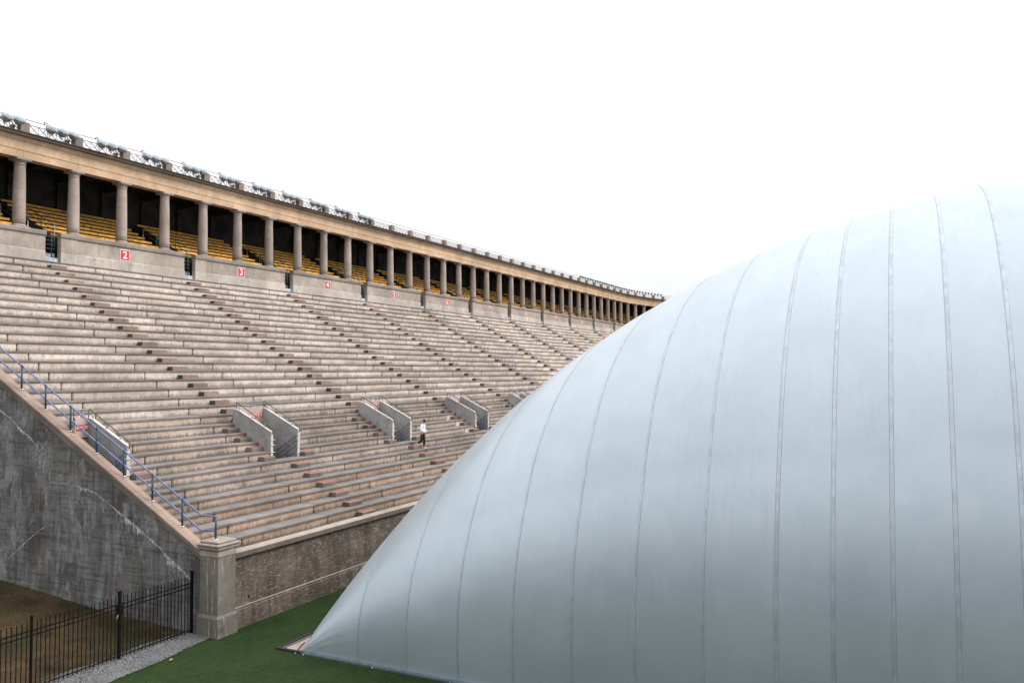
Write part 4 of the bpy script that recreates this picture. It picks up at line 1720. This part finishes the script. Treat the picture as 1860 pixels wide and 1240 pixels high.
def fingers(base, sx):
    out = []
    for q in range(4):
        bx = base[0] - sx * (.02 + .0 * q)
        out.append([(bx, base[1] - .012, base[2] + .03 - .02 * q), (bx - sx * .035, base[1] - .022, base[2] + .028 - .02 * q), (bx - sx * (.058 + .008 * (q in (1, 2))), base[1] - .005, base[2] + .022 - .02 * q)])
    out.append([(base[0] + sx * .01, base[1] - .015, base[2] + .035), (base[0] - sx * .01, base[1] - .025, base[2] + .065), (base[0] - sx * .03, base[1] - .02, base[2] + .08)])
    return out


V, Ed, Ra = [], [], []


def chain(pts, radii, frm=None):
    start = len(V)
    for q, (p, r_q) in enumerate(zip(pts, radii)):
        V.append(p)
        Ra.append(r_q)
        if q:
            Ed.append((start + q - 1, start + q))
        elif frm is not None:
            Ed.append((frm, start))
    return list(range(start, len(V)))


sp_ = chain([hip, (0, .08, 1.16), chest, (0, .03, 1.46), neck, (0, -.02, 1.585), head, (0, -.03, 1.74)], [.12, .11, .13, .09, .05, .06, (.075, .088), .055])
for leg in (fl, rl):
    chain(leg, [.085, .058, .038, .036], sp_[0])
for arm, sx in ((al, 1), (ar, -1)):
    ids = chain(arm, [.052, .042, .030, (.035, .022)], sp_[3])
    for fg in fingers(arm[-1], sx):
        chain(fg, [.0095, .009, .0075], ids[-1])
body = skin_mesh('body', V, Ed, Ra, M['skin'], pe, 0, 1)
# face
for sx in (-1, 1):
    b = MB()
    b.lathe([(.0, -.009), (.009, 0), (.0, .009)], 8, 0, None, (sx * .03, -.128, 1.665))
    b.build('eye', M['hair'], body)
    b = MB()
    b.lathe([(.0, -.03), (.018, -.01), (.02, .015), (.0, .032)], 8, 0, None, (sx * .082, -.03, 1.655))
    b.build('ear', M['skin'], body)
b = MB()
b.add([(-.012, -.12, 1.672), (.012, -.12, 1.672), (-.016, -.125, 1.635), (.016, -.125, 1.635), (0, -.155, 1.64)], [(0, 1, 4), (0, 4, 2), (1, 3, 4), (2, 4, 3)])
b.build('nose', M['skin'], body)
b = MB()
b.box((-.022, -.124, 1.604), (.022, -.112, 1.612))
b.build('mouth', M['red_paint'], body)

V, Ed, Ra = [], [], []
sp_ = chain([(0, .10, .94), (0, .08, 1.14), chest, (0, .03, 1.46), (0, .012, 1.515)], [(.17, .145), (.168, .14), (.185, .14), (.125, .10), .078])
for arm in (al, ar):
    chain([arm[0], arm[1], ((arm[1][0] + arm[2][0]) / 2, (arm[1][1] + arm[2][1]) / 2, (arm[1][2] + arm[2][2]) / 2), arm[2]], [.085, .068, .06, .046], sp_[3])
skin_mesh('sweatshirt', V, Ed, Ra, M['shirt'], pe, 0, 2)
V, Ed, Ra = [], [], []
sp_ = chain([(0, .10, 1.00), (0, .10, .93)], [(.15, .125), (.145, .125)])
chain(fl[:2] + [(.10, .03, .14)], [.108, .085, .062], sp_[1])
chain(rl[:2] + [(-.11, .345, .345)], [.108, .085, .062], sp_[1])
skin_mesh('trousers', V, Ed, Ra, M['trouser'], pe, 0, 2)
for nm, pts in (('shoe', [(.10, .07, .055), (.10, -.03, .05), (.10, -.15, .04), (.10, -.19, .035)]), ('shoe', [(-.11, .43, .36), (-.11, .39, .285), (-.11, .33, .225), (-.11, .29, .215)])):
    V, Ed, Ra = [], [], []
    chain(pts, [(.045, .05), (.048, .048), (.048, .038), (.03, .025)])
    skin_mesh(nm, V, Ed, Ra, M['shoe'], pe, 0, 2)
b = MB()
b.lathe([(.094, 0), (.103, .03), (.10, .065), (.075, .10), (.0, .115)], 14, 0, Matrix.Rotation(R(14), 3, 'X'), (0, -.030, 1.685))
b.add([(-.07, -.115, 1.668), (.07, -.115, 1.668), (.055, -.19, 1.642), (-.055, -.19, 1.642), (-.07, -.115, 1.680), (.07, -.115, 1.680), (.055, -.19, 1.652), (-.055, -.19, 1.652)],
      [(0, 3, 2, 1), (4, 5, 6, 7), (0, 1, 5, 4), (1, 2, 6, 5), (2, 3, 7, 6), (3, 0, 4, 7)])
b.build('cap', M['hair'], pe)
pe.rotation_euler = (0, 0, R(8))

print('steps', n_steps, 'slab meshes', len(mesh_cache), 'objects', len(bpy.data.objects))
